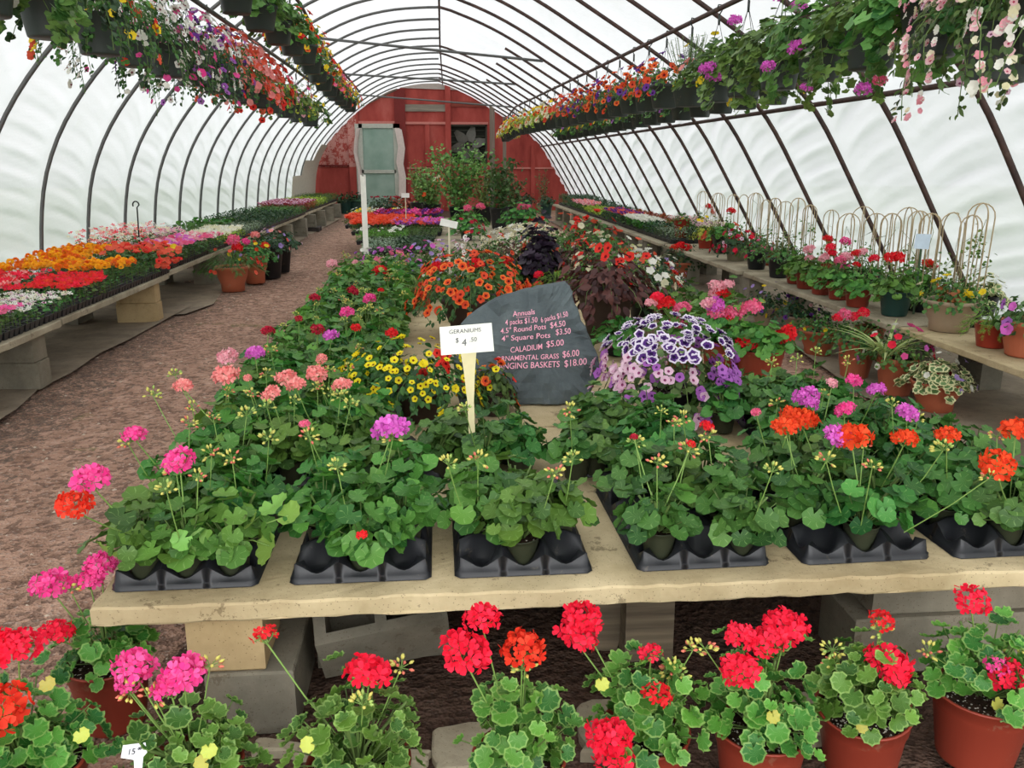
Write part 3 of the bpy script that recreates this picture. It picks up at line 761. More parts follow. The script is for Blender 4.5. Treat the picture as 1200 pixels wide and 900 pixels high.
def add_head(t, p, c, s_=1.0, base=None, n=26, v=0, tilt=None, stalk=True):
    """flower head at local p"""
    r = R; tl = tilt or (r.uniform(-.35, .35), r.uniform(-.35, .35))
    o = part('flower_head', head_mesh(c, v % 3, n), t, p, (tl[0], tl[1], r.uniform(0, 6)), s_)
    if stalk:
        b = base or (p[0]*.3, p[1]*.3, min(.12, p[2]*.5))
        under(stalk_to(t, b, (p[0], p[1], p[2]-.02*s_)), o)
    return o
def add_bud(t, p, s_=1.0, v=0, base=None):
    o = part('bud_cluster', bud_mesh(v % 4), t, p, (R.uniform(-.3, .3), R.uniform(-.3, .3), R.uniform(0, 6)), s_)
    under(stalk_to(t, base or (p[0]*.4, p[1]*.4, .1), (p[0], p[1], p[2]), .0018), o)
def potted(name, label, cat, loc, pot, rt, h, sp, Rr, H, n, seed=0, group=None, rz=None, droop=0.0, tilt=(0, 0), lsc=1.0, perl=.08, foln='foliage'):
    t = thing(name, label, cat, loc, group, R.uniform(0, 6) if rz is None else rz, tilt)
    if pot:
        part('pot', pot_mesh(pot, rt, h), t); part('soil', soil_mesh(rt, h, perl), t)
    if sp: part(foln, foliage(sp, Rr, H, n, seed, droop, lsc), t, (0, 0, h*.93 if pot else 0))
    RIM[t.name] = h*.93 if pot else 0.0
    return t
def w2l(t, p):
    """world point -> local of a thing (rotation about z and tilt)"""
    m = Matrix.Translation(t.location) @ t.rotation_euler.to_matrix().to_4x4()
    v = m.inverted() @ Vector(p); return (v.x, v.y, v.z)
# ================================================================== benches
TZ = .45
SLAB = concrete((166, 148, 112), (212, 194, 156)); SLABG = concrete((138, 128, 108), (184, 174, 150), .4); BLOCK = concrete((158, 134, 96), (196, 172, 130), .2); BLOCKG = concrete((100, 96, 84), (146, 140, 124), .4)
OLDW = woodmat((110, 98, 80), (160, 146, 122), 1); OLDWX = woodmat((96, 86, 72), (146, 132, 110), 0)
def slab_mesh(x0, x1, y0, y1, z0, z1, mt, seed=0, chip=.006):
    r = random.Random(seed); g = G(); nx = max(6, int((x1-x0)/.05)); ny = max(6, int((y1-y0)/.05))
    per = [(x0+(x1-x0)*i/nx, y0) for i in range(nx)] + [(x1, y0+(y1-y0)*i/ny) for i in range(ny)] + [(x1-(x1-x0)*i/nx, y1) for i in range(nx)] + [(x0, y1-(y1-y0)*i/ny) for i in range(ny)]
    cx, cy = (x0+x1)/2, (y0+y1)/2; n = len(per); V = []; rag = [r.random()**3*chip*2 for _ in per]
    def ring(off, z, k):
        for i, (x, y) in enumerate(per):
            dx = -1 if x == x1 else (1 if x == x0 else 0); dy = 1 if y == y0 else (-1 if y == y1 else 0)
            o = off + rag[(i*k) % n]; V.append((x + dx*o, y + dy*o, z + r.uniform(-.0012, .0012)))
    ring(.004, z0, 3); ring(0, z0+.006, 1); ring(0, z1-.007, 1); ring(.006, z1-.001, 1); ring(.03, z1, 1)
    V.append((cx, cy, z1)); V.append((cx, cy, z0))
    Fc = [(j*n+i, j*n+(i+1) % n, (j+1)*n+(i+1) % n, (j+1)*n+i) for j in range(4) for i in range(n)]
    Fc += [(4*n+i, 4*n+(i+1) % n, 5*n) for i in range(n)] + [((i+1) % n, i, 5*n+1) for i in range(n)]
    g.add(V, Fc); return g.mesh('slab', mt, False)
def block_mesh(lx, ly, lz, mt, holes=False, seed=0):
    def mk():
        g = G()
        if not holes:
            c = .006; V = []; r = random.Random(seed)
            for (z, i_) in ((0, c), (c, 0), (lz-c, 0), (lz, c)):
                for (sx_, sy_) in ((-1, -1), (1, -1), (1, 1), (-1, 1)): V.append((sx_*(lx/2-i_) + r.uniform(-.002, .002), sy_*(ly/2-i_) + r.uniform(-.002, .002), z))
            g.add(V, [(3, 2, 1, 0), (12, 13, 14, 15)] + [(j*4+i, j*4+(i+1) % 4, (j+1)*4+(i+1) % 4, (j+1)*4+i) for j in range(3) for i in range(4)])
        else:                       # hollow block with two cores, standing with the cores up
            w_ = .035
            xs_ = [-lx/2, -lx/2+w_, -w_/2, w_/2, lx/2-w_, lx/2]; ys_ = [-ly/2, -ly/2+w_, ly/2-w_, ly/2]
            for i in range(5):
                for j in range(3):
                    if j == 1 and i in (1, 3): continue
                    g.box((xs_[i], ys_[j], 0), (xs_[i+1], ys_[j+1], lz))
        return g.mesh('block', mt, False)
    return M(('blk', lx, ly, lz, mt.name, holes, seed), mk)
# ---- centre bench: transverse concrete slabs
ys_ = [2.13, 3.06, 3.66, 4.32, 4.95, 5.6, 6.3, 7.0, 7.7, 8.4, 9.1, 9.8, 10.6, 11.4, 12.2, 13.0, 13.8, 14.6, 15.4, 16.2, 17.0, 17.8, 18.6]
for i in range(len(ys_)-1):
    a, b = ys_[i], ys_[i+1]-.012
    x1 = 2.06 if i == 0 else 1.86 + .02*math.sin(i*3)
    lab = 'long tan concrete slab along the front edge of the centre bench under the nearest trays' if i == 0 else '%s concrete slab back from the front of the centre bench' % ORD[i]
    single('bench_slab', slab_mesh(-.955 + .01*math.sin(i*2), x1, a, b, TZ-.055 if i == 0 else TZ-.05, TZ - (.002*(i % 2)), SLAB if i < 8 else SLABG, i), lab, 'bench top', group='slabs of the centre bench')
def blk(x, y, z, lx, ly, lz, mt, lab, rz=0, holes=False, tilt=(0, 0), grp='concrete blocks holding up the benches', nm='concrete_block', seed=0):
    return single(nm, block_mesh(lx, ly, lz, mt, holes, seed), lab, 'concrete block', (x, y, z), grp, (tilt[0], tilt[1], rz))
blk(-.62, 2.31, .205, .21, .24, .19, BLOCK, 'clean tan block directly under the front left corner of the centre bench')
blk(-.56, 2.36, 0, .25, .36, .203, BLOCKG, 'dark block standing on the ground beneath the clean tan block', seed=2)  # darker, greyer concrete than the block above
blk(-.2, 2.5, .11, .4, .2, .2, BLOCKG, 'grey hollow block lying askew with its open core showing under the bench', .12, True, (.5, -.12))
blk(-.24, 2.72, 0, .4, .4, .19, BLOCKG, 'low grey block half hidden behind the tilted hollow block', 0.1, seed=3)
blk(-.45, 2.9, 0, .2, .4, .39, BLOCKG, 'tall mottled support in shade behind the tilted hollow block', seed=4)
single('support_post', block_mesh(.16, .1, .392, OLDWX, False, 5), 'brown post under the middle of the front slab', 'post', (.66, 2.5, 0))
single('support_post', block_mesh(.14, .06, .392, OLDWX, False, 6), 'leaning board behind the brown post under the front slab', 'post', (.5, 2.56, 0), None, (0, .22, 0))
blk(1.66, 2.44, .2, .62, .2, .192, BLOCKG, 'wide upper grey block under the right end of the front slab', seed=7)
blk(1.64, 2.44, 0, .7, .24, .198, BLOCKG, 'wide lower grey block on the ground at right of the front slab', seed=8)
for i, y in enumerate([3.5, 4.9, 6.3, 7.7, 9.1, 10.5, 12, 13.5, 15, 16.6]):
    for x, w_ in ((-.75, 'left'), (1.6, 'right')):
        blk(x, y, 0, .2, .4, .395, BLOCKG, '%s block from the front holding the %s edge of the centre bench' % (ORD[i], w_), seed=i % 3)
for i, (x, y, lx, ly, rz) in enumerate([(.12, 2.06, .34, .2, .05), (.52, 2.1, .3, .24, -.1), (.98, 2.1, .3, .2, .1), (-.3, 2.06, .5, .06, -.2)]):
    single('concrete_slab_piece', slab_mesh(-lx/2, lx/2, -ly/2, ly/2, 0, .045, SLABG, i+30, .01), 'flat grey slab piece on the ground %s' % ['behind the second and third front pots', 'behind the third and fourth front pots', 'behind the pot tilted to the left', 'long thin, below the tan block stack'][i], 'slab', (x, y, -.012), 'flat pieces lying behind the front pots', (0, 0, rz))
g = G(); g.tube([(-1.05, 2.62, .03), (-1.12, 2.9, .035), (-1.14, 3.3, .03)], .022, 8); single('pipe', g.mesh('pipe', plain((96, 94, 90), .5)), 'short grey pipe on the ground left of the bench corner', 'pipe')
# ---- left bench
segs = [(3.2, 6.62, -2.86, -2.84), (6.66, 9.35, -2.86, -2.86), (9.5, 12.6, -2.92, -2.93), (12.7, 16.2, -2.95, -2.97), (16.3, 19.9, -2.98, -3.0), (20.0, 23.4, -3.02, -3.05), (23.5, 27.2, -3.06, -3.1)]
for i, (a, b, x0, x1) in enumerate(segs):
    single('bench_slab', slab_mesh(-4.0, x1, a, b, TZ-.05, TZ, SLABG, 40+i, .005), '%s long slab from the camera in the left bench along the film wall' % ORD[i], 'bench top', group='slabs of the left bench')
sp_ = [6.35, 9.05, 11.9, 14.0, 15.9, 17.6, 19.5, 21.0, 22.8, 24.6, 26.4]
for i, y in enumerate(sp_):
    for z, wd in ((0, 'bottom'), (.2, 'top')):
        blk(-3.1, y, z, .4 if z == 0 else .38, .2, .198 if z == 0 else .196, BLOCK if i == 1 else BLOCKG, '%s block of the %s support under the left bench from the camera' % (wd, ORD[i]), R.uniform(-.06, .06), seed=i % 3)
    blk(-3.75, y, 0, .2, .4, .395, BLOCKG, '%s rear block under the left bench by the film from the camera' % ORD[i], seed=(i+1) % 3)
# ---- right bench
segs = [(2.6, 5.8, 3.3), (5.85, 9.0, 3.27), (9.1, 12.3, 3.24), (12.4, 15.9, 3.22), (16.0, 19.5, 3.22), (19.6, 24.4, 3.22)]
for i, (a, b, x0) in enumerate(segs):
    single('bench_slab', slab_mesh(x0, 4.12, a, b, TZ-.045, TZ, SLABG if i else SLAB, 60+i, .005), '%s long slab from the camera in the right bench' % ORD[i], 'bench top', group='slabs of the right bench')
for i, y in enumerate([3.4, 5.8, 9.0, 11.3, 12.3, 13.6, 14.9, 16.0, 17.3, 18.6, 19.6, 21.2, 22.8, 24.2]):
    for x, wd in ((3.38, 'front'), (3.95, 'rear')):
        blk(x, y, 0, .16, .3, .4, BLOCKG, '%s %s support from the camera under the right bench' % (ORD[i], wd), seed=i % 3)
# weed cloth strips under the benches
def cloth(pts, x_in, lab, mt):
    g = G(); V = []; n = len(pts)
    for i, (x, y) in enumerate(pts):
        for j in range(6): t = j/5; V.append((x + (x_in-x)*t, y, .008 + .006*math.sin(y*5+j) + (.015 if j == 0 and i % 3 == 1 else 0)))
    g.add(V, [(i*6+j, i*6+j+1, (i+1)*6+j+1, (i+1)*6+j) for i in range(n-1) for j in range(5)]); return single('weed_cloth', g.mesh('weed_cloth', mt), lab, 'ground cloth')
CL = concrete((118, 106, 92), (158, 144, 124), .3)
ed = [atz(x, y, 0) for x, y in [(-140, 560), (0, 497), (20, 480), (45, 457), (84, 441), (118, 414), (150, 400), (210, 368), (245, 350)]]
cloth([(a[0], a[1]) for a in ed], -4.05, 'grey brown weed cloth with a ragged edge under the left bench', CL)
cloth([(-2.75, 9.4), (-2.6, 10), (-2.75, 11), (-2.9, 13), (-2.85, 16), (-2.9, 20), (-2.85, 26)], -4.05, 'worn weed cloth under the far part of the left bench', CL)
ed = [atz(x, y, 0) for x, y in [(1260, 560), (1160, 528), (1110, 488), (1085, 470)]]
cloth([(3.0, 3.0), (2.95, 4.4), (3.15, 4.9), (2.95, 5.5), (3.1, 7), (3.1, 12), (3.1, 24)], 4.6, 'dusty weed cloth under the right bench', CL)
# ================================================================== nursery trays with round cells
def tray_mesh(nx=3, ny=5, p=.122):
    def mk():
        g = G(); H = .076; W_, L_ = nx*p, ny*p
        for ix in range(nx):
            for iy in range(ny):
                cx, cy = (ix+.5)*p - W_/2, (iy+.5)*p; n = 24; rt, rb = .054, .043; o = g.n; V = []
                def low(a):
                    l = 0
                    if iy == 0: l = max(l, (max(0, -math.sin(a)))**3)
                    if iy == ny-1: l = max(l, (max(0, math.sin(a)))**3)
                    if ix == 0: l = max(l, (max(0, -math.cos(a)))**3)
                    if ix == nx-1: l = max(l, (max(0, math.cos(a)))**3)
                    return l
                for k_ in range(n):
                    a = 2*PI*k_/n; c, d = math.cos(a), math.sin(a); m_ = max(abs(c), abs(d)); l = low(a)
                    V.append((cx + c/m_*p/2, cy + d/m_*p/2, H*(1 - .68*l)))
                for k_ in range(n): a = 2*PI*k_/n; V.append((cx+rt*math.cos(a), cy+rt*math.sin(a), H*(1-.68*low(a))))
                for k_ in range(n): a = 2*PI*k_/n; V.append((cx+rb*math.cos(a), cy+rb*math.sin(a), .006))
                V.append((cx, cy, .004))
                Fc = [(j*n+i, j*n+(i+1) % n, (j+1)*n+(i+1) % n, (j+1)*n+i) for j in range(2) for i in range(n)] + [(2*n+i, 2*n+(i+1) % n, 3*n) for i in range(n)]
                g.add(V, Fc)
        # skirt down to a flared foot
        per = []
        def edge(ix, iy, side):
            for k_ in range(9):
                t = k_/8*2-1
                if side == 0: per.append(((ix+.5)*p - W_/2 + t*p/2, 0, (0, -1), t))
                if side == 1: per.append((W_/2, (iy+.5)*p + t*p/2, (1, 0), t))
                if side == 2: per.append(((ix+.5)*p - W_/2 - t*p/2, L_, (0, 1), t))
                if side == 3: per.append((-W_/2, (iy+.5)*p - t*p/2, (-1, 0), t))
        for ix in range(nx): edge(ix, 0, 0)
        for iy in range(ny): edge(0, iy, 1)
        for ix in range(nx)[::-1]: edge(ix, 0, 2)
        for iy in range(ny)[::-1]: edge(0, iy, 3)
        V = []; n = len(per)
        for (x, y, d, t) in per:
            a = math.atan2(1, t); l = (1/math.sqrt(1+t*t))**3
            V += [(x, y, H*(1-.68*l)), (x+d[0]*.008, y+d[1]*.008, .016), (x+d[0]*.014, y+d[1]*.014, .014), (x+d[0]*.014, y+d[1]*.014, .003), (x+d[0]*.017, y+d[1]*.017, .001)]
        g.add(V, [(i*5+j, ((i+1) % n)*5+j, ((i+1) % n)*5+j+1, i*5+j+1) for i in range(n) for j in range(4)])
        return g.mesh('tray', TRM)
    return M(('tray', nx, ny), mk)
t_ = NT('black_tray'); p_ = t_.worldpos(); dn = t_.math('GREATER_THAN', t_.noise(26, 8, p_, .75), .63)
TRM = t_.pr(t_.mix(t_.math('MULTIPLY', dn, .3), s2l((30, 31, 35)), s2l((104, 94, 80))), .42, 0, None, .5)
# ================================================================== geraniums in trays on the centre bench
def tray(x, y, lab, rz=0, ny=5): return single('plant_tray', tray_mesh(3, ny), lab, 'tray', (x, y, TZ+.001), 'black carry trays on the centre bench', (0, 0, rz))
GER = []
def ger(x, y, sp='zonal', lab=None, rr=.115, hh=.17, n=46, pot='olive', seed=None, grp='geraniums in black trays'):
    s_ = R.randint(0, 5) if seed is None else seed; n = int(n*1.25)
    t = potted('potted_geranium', lab or 'leafy green', 'potted plant', (x, y, TZ+.008), (pot, 'round'), .053, .088, sp, rr, hh, n, s_, grp, tilt=(R.uniform(-.06, .06), R.uniform(-.06, .06)))
    t.scale = (1, 1, 1); GER.append(t); t_lab[t.name] = (lab, [])
    return t
t_lab = {}
FT = [(-.725, 'leftmost tray at the front edge of the centre bench'), (-.24, 'second tray from the left at the front edge of the centre bench'), (.225, 'short tray with two empty front cells in the middle of the front edge'), (.755, 'tray right of the bare strip of slab at the front edge'), (1.25, 'tray second from the right at the front edge'), (1.72, 'rightmost tray at the front edge of the centre bench')]
rzs = [.0, 0, 0, .02, .02, .02]
for i, (x, l) in enumerate(FT): tray(x, 2.235, 'black plastic ' + l, rzs[i])
GX = .122
# front trays: (tray, column, row) that hold a plant
front = {0: [(0, 0), (2, 0), (1, 0)], 1: [(1, 0)], 2: [(1, 0)], 3: [(0, 0), (2, 0)], 4: [(1, 0)], 5: [(1, 0), (2, 0)]}
for i, (tx, _) in enumerate(FT):
    for r_ in range(5):
        for c_ in range(3):
            if r_ == 0 and (c_, 0) not in front[i]: continue
            if i == 2 and (r_ in (3, 4) or (r_ == 2 and c_ == 2) or (r_ == 1 and c_ == 1)): continue
            if r_ > 0 and i != 2 and (r_ + c_) % 2 == 0 and not (i in (0,) and r_ < 2): continue
            if i == 3 and r_ == 1 and c_ == 0: continue
            x = tx + (c_-1)*GX; y = 2.235 + (r_+.5)*GX
            sp = 'zonal' if i < 3 else 'zonaldark'
            if i == 0 and r_ == 0: sp = 'zonalbright' if c_ == 2 else 'zonal'
            ger(x, y, sp, hh=.165 if r_ else .15, rr=.125 if r_ else .12)
big = [(-.3, 'left'),]
# pots behind the short tray, at the foot of the price sign
for x, y in ((-.02, 3.04), (.16, 3.0), (.29, 3.02), (.04, 3.2), (.26, 3.17)):
    ger(x, y, 'zonaldark', hh=.15)
tray(-.6, 3.0, 'black plastic tray behind the leftmost front tray', 0); tray(-.2, 3.0, 'black plastic tray behind the second front tray', 0, 3)
tray(.72, 3.0, 'black plastic tray of dense geraniums behind the bare strip', 0, 3); tray(1.5, 3.12, 'black plastic tray near the right edge of the centre bench with violet pink blooms', -.08)
for y in (3.0, 3.15, 3.3):
    for x in (.58, .72, .86): ger(x + R.uniform(-.02, .02), y + .03*R.random(), 'zonaldark', hh=.16)
ger(.49, 2.97, 'zonaldark', hh=.14)
for y in (3.0, 3.16, 3.32, 3.48, 3.64):
    for x in (1.2, 1.36, 1.52, 1.66):
        if x < 1.3 and y < 3.4: 
            if y > 3.1: continue
        ger(x + R.uniform(-.02, .02) + .04, y, 'zonaldark', hh=.15)
for x, y in ((1.82, 3.0), (1.84, 3.2), (1.42, 2.95), (1.98, 2.9)): ger(min(x, 1.9), y, 'zonaldark', hh=.14)
# the long block of geraniums running back along the left edge
yy = 3.0; row = 0
while yy < 8.5:
    right = -.3 if yy < 5 else -.22
    if 3.0 < yy < 3.35: right = -.22
    x = -.86 + (.07 if row % 2 else 0)
    while x <= right:
        sp = 'zonal' if yy < 4.3 else R.choice(['zonal', 'zonalbright', 'zonaldark'])
        ger(x + R.uniform(-.02, .02), yy + R.uniform(-.02, .02), sp, hh=.17, rr=.12, n=46 if yy < 5 else 34, pot='olive')
        x += .15 if yy < 5 else .165
    yy += .15 if yy < 5 else .18; row += 1
for i, y in enumerate((3.65, 4.3, 4.95, 5.6, 6.3, 7.0, 7.7)):
    tray(-.72, y, 'black plastic tray hidden under the left block of geraniums'); 
    if y < 4.8: tray(-.42, y, 'black plastic tray hidden under the left block of geraniums')
# blooms: (px, py, colour, size) as seen, set on the plant nearest below
NAMES = dict(redpink='red pink', orangered='orange red', violetpink='violet pink', lightpink='light pink', purplewhite='purple and white', yellowcal='yellow')
BL = [(157, 509, 'magenta', .8), (107, 561, 'magenta', 1.15), (86, 591, 'scarlet', 1.0), (210, 540, 'magenta', .95), (215, 452, 'salmon', .8), (265, 440, 'salmon', 1.15), (266, 418, 'lightpink', 1.05), (299, 414, 'violetpink', .95), (318, 461, 'salmon', .8), (336, 443, 'salmon', .95), (347, 451, 'salmon', .8), (371, 438, 'salmon', 1.0), (401, 451, 'salmon', .8), (377, 420, 'salmon', .6), (290, 443, 'salmon', .4), (357, 497, 'pink', .4), (388, 393, 'violetpink', .9), (458, 502, 'violetpink', 1.25), (314, 388, 'crimson', .75), (372, 386, 'crimson', .8), (417, 384, 'red', .6), (369, 349, 'crimson', .8), (414, 341, 'crimson', .9), (433, 350, 'magenta', 1.0), (407, 366, 'magenta', 1.0), (389, 309, 'lightpink', 1.1), (416, 307, 'lightpink', .6), (459, 390, 'red', .7), (350, 373, 'crimson', .5), (446, 340, 'red', .5),
      (921, 500, 'orangered', 1.0), (941, 492, 'orangered', 1.1), (928, 487, 'orangered', .9), (1000, 512, 'orangered', 1.3), (1060, 514, 'orangered', .9), (1110, 510, 'orangered', .8), (1169, 543, 'orangered', 1.1), (1191, 504, 'orangered', 1.1), (945, 465, 'violetpink', 1.0), (950, 473, 'violetpink', .7), (981, 511, 'violetpink', .9), (990, 480, 'magenta', .75), (1027, 457, 'violetpink', .8), (1001, 446, 'magenta', .75), (1063, 484, 'violetpink', .9), (975, 449, 'lightpink', .5), (828, 499, 'red', .5), (886, 483, 'pink', .4), (743, 512, 'crimson', .3), (810, 520, 'red', .3), (424, 627, 'red', .3)]
for (px, py, c, s_) in BL:
    w_ = atz(px, py, .8 if py > 420 else .78)
    b = min(GER, key=lambda t: (t.location.x-w_[0])**2 + (t.location.y-w_[1])**2)
    add_head(b, w2l(b, w_), c, s_*.95, base=(0, 0, .12), v=int(px)); t_lab[b.name][1].append(NAMES.get(c, c))
for (px, py) in [(179, 463), (205, 440), (222, 497), (250, 490), (294, 463), (312, 440), (313, 478), (345, 470), (372, 455), (399, 466), (411, 474), (315, 515), (362, 512), (248, 533), (272, 538), (289, 487), (378, 432), (195, 575), (206, 549), (395, 548), (460, 515), (525, 545), (800, 492), (790, 497), (775, 483), (806, 528), (830, 512), (770, 543), (745, 520), (671, 538), (650, 555), (668, 482), (1012, 522), (968, 540), (1022, 548), (1045, 475), (1075, 492), (925, 510), (1105, 528), (1160, 560), (905, 553), (1168, 512), (545, 480), (560, 540), (150, 520), (232, 560)]:
    w_ = atz(px, py, .77); b = min(GER, key=lambda t: (t.location.x-w_[0])**2 + (t.location.y-w_[1])**2); add_bud(b, w2l(b, w_), R.uniform(.8, 1.2), int(px))
for t in GER:
    if t.location.y > 2.9 and R.random() < .3:
        p = (R.uniform(-.06, .06), R.uniform(-.06, .06), .29 + R.uniform(-.02, .03)); add_bud(t, p, R.uniform(.7, 1.1), R.randint(0, 3))
# labels: what each plant carries and where it stands
cnt = {}
for t in GER:
    x, y = t.location.x, t.location.y; cols = t_lab[t.name][1]
    zone = ('in the leftmost front tray' if y < 2.9 and x < -.5 else 'in the second front tray' if y < 2.9 and x < 0 else 'in the short middle tray' if y < 2.9 and x < .45 else 'in the tray right of the bare slab' if y < 2.9 and x < 1 else 'in the second tray from the right' if y < 2.9 and x < 1.48 else 'in the rightmost front tray' if y < 2.9 else
            'at the foot of the price sign' if -.15 < x < .4 and y < 3.5 else 'below the purple petunias' if x > .4 and x < 1 else 'near the right bench edge' if x >= 1 else 'in the near left block' if y < 4.4 else 'midway along the left block' if y < 6.3 else 'at the far end of the left block')
    if cols: l = 'geranium with %s bloom%s %s' % (' and '.join(list(dict.fromkeys(cols))[:2]), 's' if len(cols) > 1 else '', zone)
    elif y < 2.32: l = 'geranium without blooms in the very front row %s' % zone
    else: l = 'green geranium without open blooms %s' % zone
    cnt.setdefault(l, []).append(t)
for l, ts in cnt.items():
    if 'without' in l:
        for t in ts: t['label'] = l; t['group'] = 'bloomless geraniums ' + l.split('blooms ')[1]
        if 'very front' in l and len(ts) > 1:
            ts.sort(key=lambda t: t.location.x)
            for i, t in enumerate(ts): t['label'] = '%s geranium from the left in front row %s' % (ORD[i], l.split('front row ')[1])
    else:
        ts.sort(key=lambda t: t.location.y)
        for i, t in enumerate(ts): t['label'] = l if len(ts) == 1 else l + (', %s nearest' % ORD[i])
# loose leaves sticking out of the leftmost tray
big_leaf = (lambda g: (g.inst(RLB[0], (0, 0, 0), (0, 0, 1), 0, 1.0), g.mesh('leaf', leafmat((112, 156, 66), (140, 180, 86), 'veined')))[1])(G())
for (px, py, yy_, s_, nz) in [(316, 640, 2.24, .05, (.1, -.9, .45)), (338, 604, 2.3, .04, (.3, -.6, .8)), (322, 592, 2.34, .045, (.1, -.5, .9)), (296, 612, 2.27, .028, (-.3, -.7, .6)), (128, 648, 2.24, .045, (-.3, -.7, .6)), (215, 632, 2.22, .03, (0, -.8, .5))]:
    w_ = aty(px, py, yy_); b = min([t for t in GER if t.location.y < 2.4], key=lambda t: (t.location.x-w_[0])**2 + (t.location.y-w_[1])**2)
    q = part('large_leaf', big_leaf, b, w2l(b, w_), rot_to(nz, R.uniform(0, 6)), s_, label='large bright green leaf'); l_ = w2l(b, w_)
    stalk_to(b, (0, 0, .1), l_, .0022, 'leaf_stalk')
# ================================================================== pots on the ground in front of the bench
def fpot(cx, cy, rt, h, sp, Rr, H, n, heads, buds, lab, pot='plast', tilt=(0, 0), perl=.2, seed=0, extra=()):
    t = potted('potted_geranium', lab, 'potted plant', (cx, cy, 0.004), (pot, 'round'), rt, h, sp, Rr*1.1, H*1.22, int(n*1.55), seed, 'red plastic pots in front of the bench', 0.0, tilt=tilt, perl=perl)
    for (px, py, c, s_, nn, dy) in heads:
        w_ = aty(px, py, cy + dy); add_head(t, w2l(t, w_), c, s_, base=(0, 0, h), n=nn, v=int(px))
    for (px, py, dy) in buds: add_bud(t, w2l(t, aty(px, py, cy + dy)), 1.1, int(px), base=(0, 0, h))
    for (px, py, c_, dy) in extra:       # odd yellowed leaves low in the clump
        g = G(); g.inst(RLF[int(px) % 4], (0, 0, 0), (.1, -.75, .5), R.uniform(0, 6), .018); part('yellowed_leaf', M(('yl', int(px) % 4), lambda: g.mesh('leaf', leafmat((176, 184, 70), (206, 200, 96), 'veined'))), t, w2l(t, aty(px, py, cy+dy)), label='yellowed leaf')
    return t
fpot(-1.03, 1.86, .15, .2, 'ruffled', .17, .17, 95, [(-8, 762, 'redpink', 1.3, 26, .0), (20, 757, 'redpink', 1.1, 22, .02), (0, 832, 'scarlet', 1.35, 26, -.1)], [], 'red geranium in a big pot cut off by the lower left of the photo', seed=1, extra=[(55, 800, 0, -.05), (95, 860, 0, -.1)])
fpot(-.98, 2.28, .115, .21, 'ruffled', .13, .13, 60, [(60, 685, 'magenta', 1.1, 26, 0), (118, 662, 'magenta', .95, 24, .05), (105, 680, 'magenta', .9, 24, .03), (66, 742, 'redpink', 1.0, 22, -.1)], [(82, 691, 0)], 'geranium with magenta and red heads in a pot by the bench corner', seed=2)
fpot(-.62, 1.82, .12, .19, 'ruffled', .15, .13, 80, [(157, 780, 'magenta', 1.05, 26, 0), (150, 800, 'magenta', .7, 16, 0), (215, 790, 'magenta', 1.15, 28, -.02), (200, 806, 'magenta', .9, 20, -.04)], [(152, 812, -.02), (180, 816, -.03), (246, 781, 0)], 'geranium with bright magenta heads and a white price tag in its pot', seed=3, extra=[(245, 878, 0, -.12), (238, 894, 0, -.13)])
t3 = fpot(-.22, 1.8, .125, .19, 'ruffled', .16, .19, 85, [(310, 744, 'red', .75, 8, .05), (432, 788, 'redpink', 1.15, 26, -.02)], [(425, 826, -.08), (470, 783, .02)], 'geranium with one round red head and a small red head on a long stalk', seed=4, extra=[(362, 872, 0, -.1)])
fpot(.17, 1.79, .115, .19, 'ruffled', .125, .21, 75, [(565, 725, 'redpink', 1.0, 22, 0), (545, 764, 'redpink', 1.25, 28, -.04), (612, 760, 'scarlet', 1.1, 26, -.02)], [(615, 785, -.02)], 'geranium with three red heads and one stalk leaning left, centre front', seed=5)
fpot(.5, 1.86, .115, .19, 'ruffled', .14, .18, 80, [(683, 722, 'redpink', 1.05, 26, .06), (677, 745, 'redpink', 1.1, 24, .05), (763, 765, 'redpink', .7, 12, .0), (769, 812, 'red', .8, 20, -.08), (714, 862, 'redpink', 1.15, 28, -.14), (718, 884, 'redpink', 1.1, 26, -.15)], [(788, 785, 0), (795, 792, 0), (812, 762, .03)], 'geranium with red heads high and one drooping over its pot rim', seed=6, extra=[(705, 800, 0, -.04), (790, 805, 0, 0)])
fpot(.8, 1.84, .12, .2, 'ruffled', .13, .22, 80, [(870, 747, 'redpink', .95, 22, 0), (900, 752, 'redpink', 1.0, 24, -.02), (921, 735, 'redpink', 1.15, 26, .02), (868, 786, 'redpink', 1.1, 26, -.06)], [(826, 760, 0)], 'geranium with a crowd of four red heads, third pot from the right', seed=7, extra=[(905, 838, 0, -.1)])
fpot(1.11, 1.9, .12, .21, 'ruffled', .13, .17, 75, [(1033, 727, 'red', .75, 16, 0), (1040, 775, 'redpink', 1.2, 30, -.06), (1050, 788, 'redpink', .9, 20, -.08)], [(975, 762, .02), (978, 780, 0), (1033, 742, 0)], 'red geranium in a pot tipped towards the left, second from the right', tilt=(.1, -.09), perl=.4, seed=8, extra=[(1010, 850, 0, -.12)])
fpot(1.45, 1.92, .13, .21, 'ruffled', .14, .2, 85, [(1139, 703, 'redpink', .95, 22, 0), (1168, 780, 'magenta', .7, 14, -.08), (1178, 790, 'redpink', 1.0, 22, -.08)], [(1088, 765, 0), (1187, 758, 0)], 'red geranium in the rightmost pot of the front row', seed=9, extra=[(1167, 824, 0, -.1)])
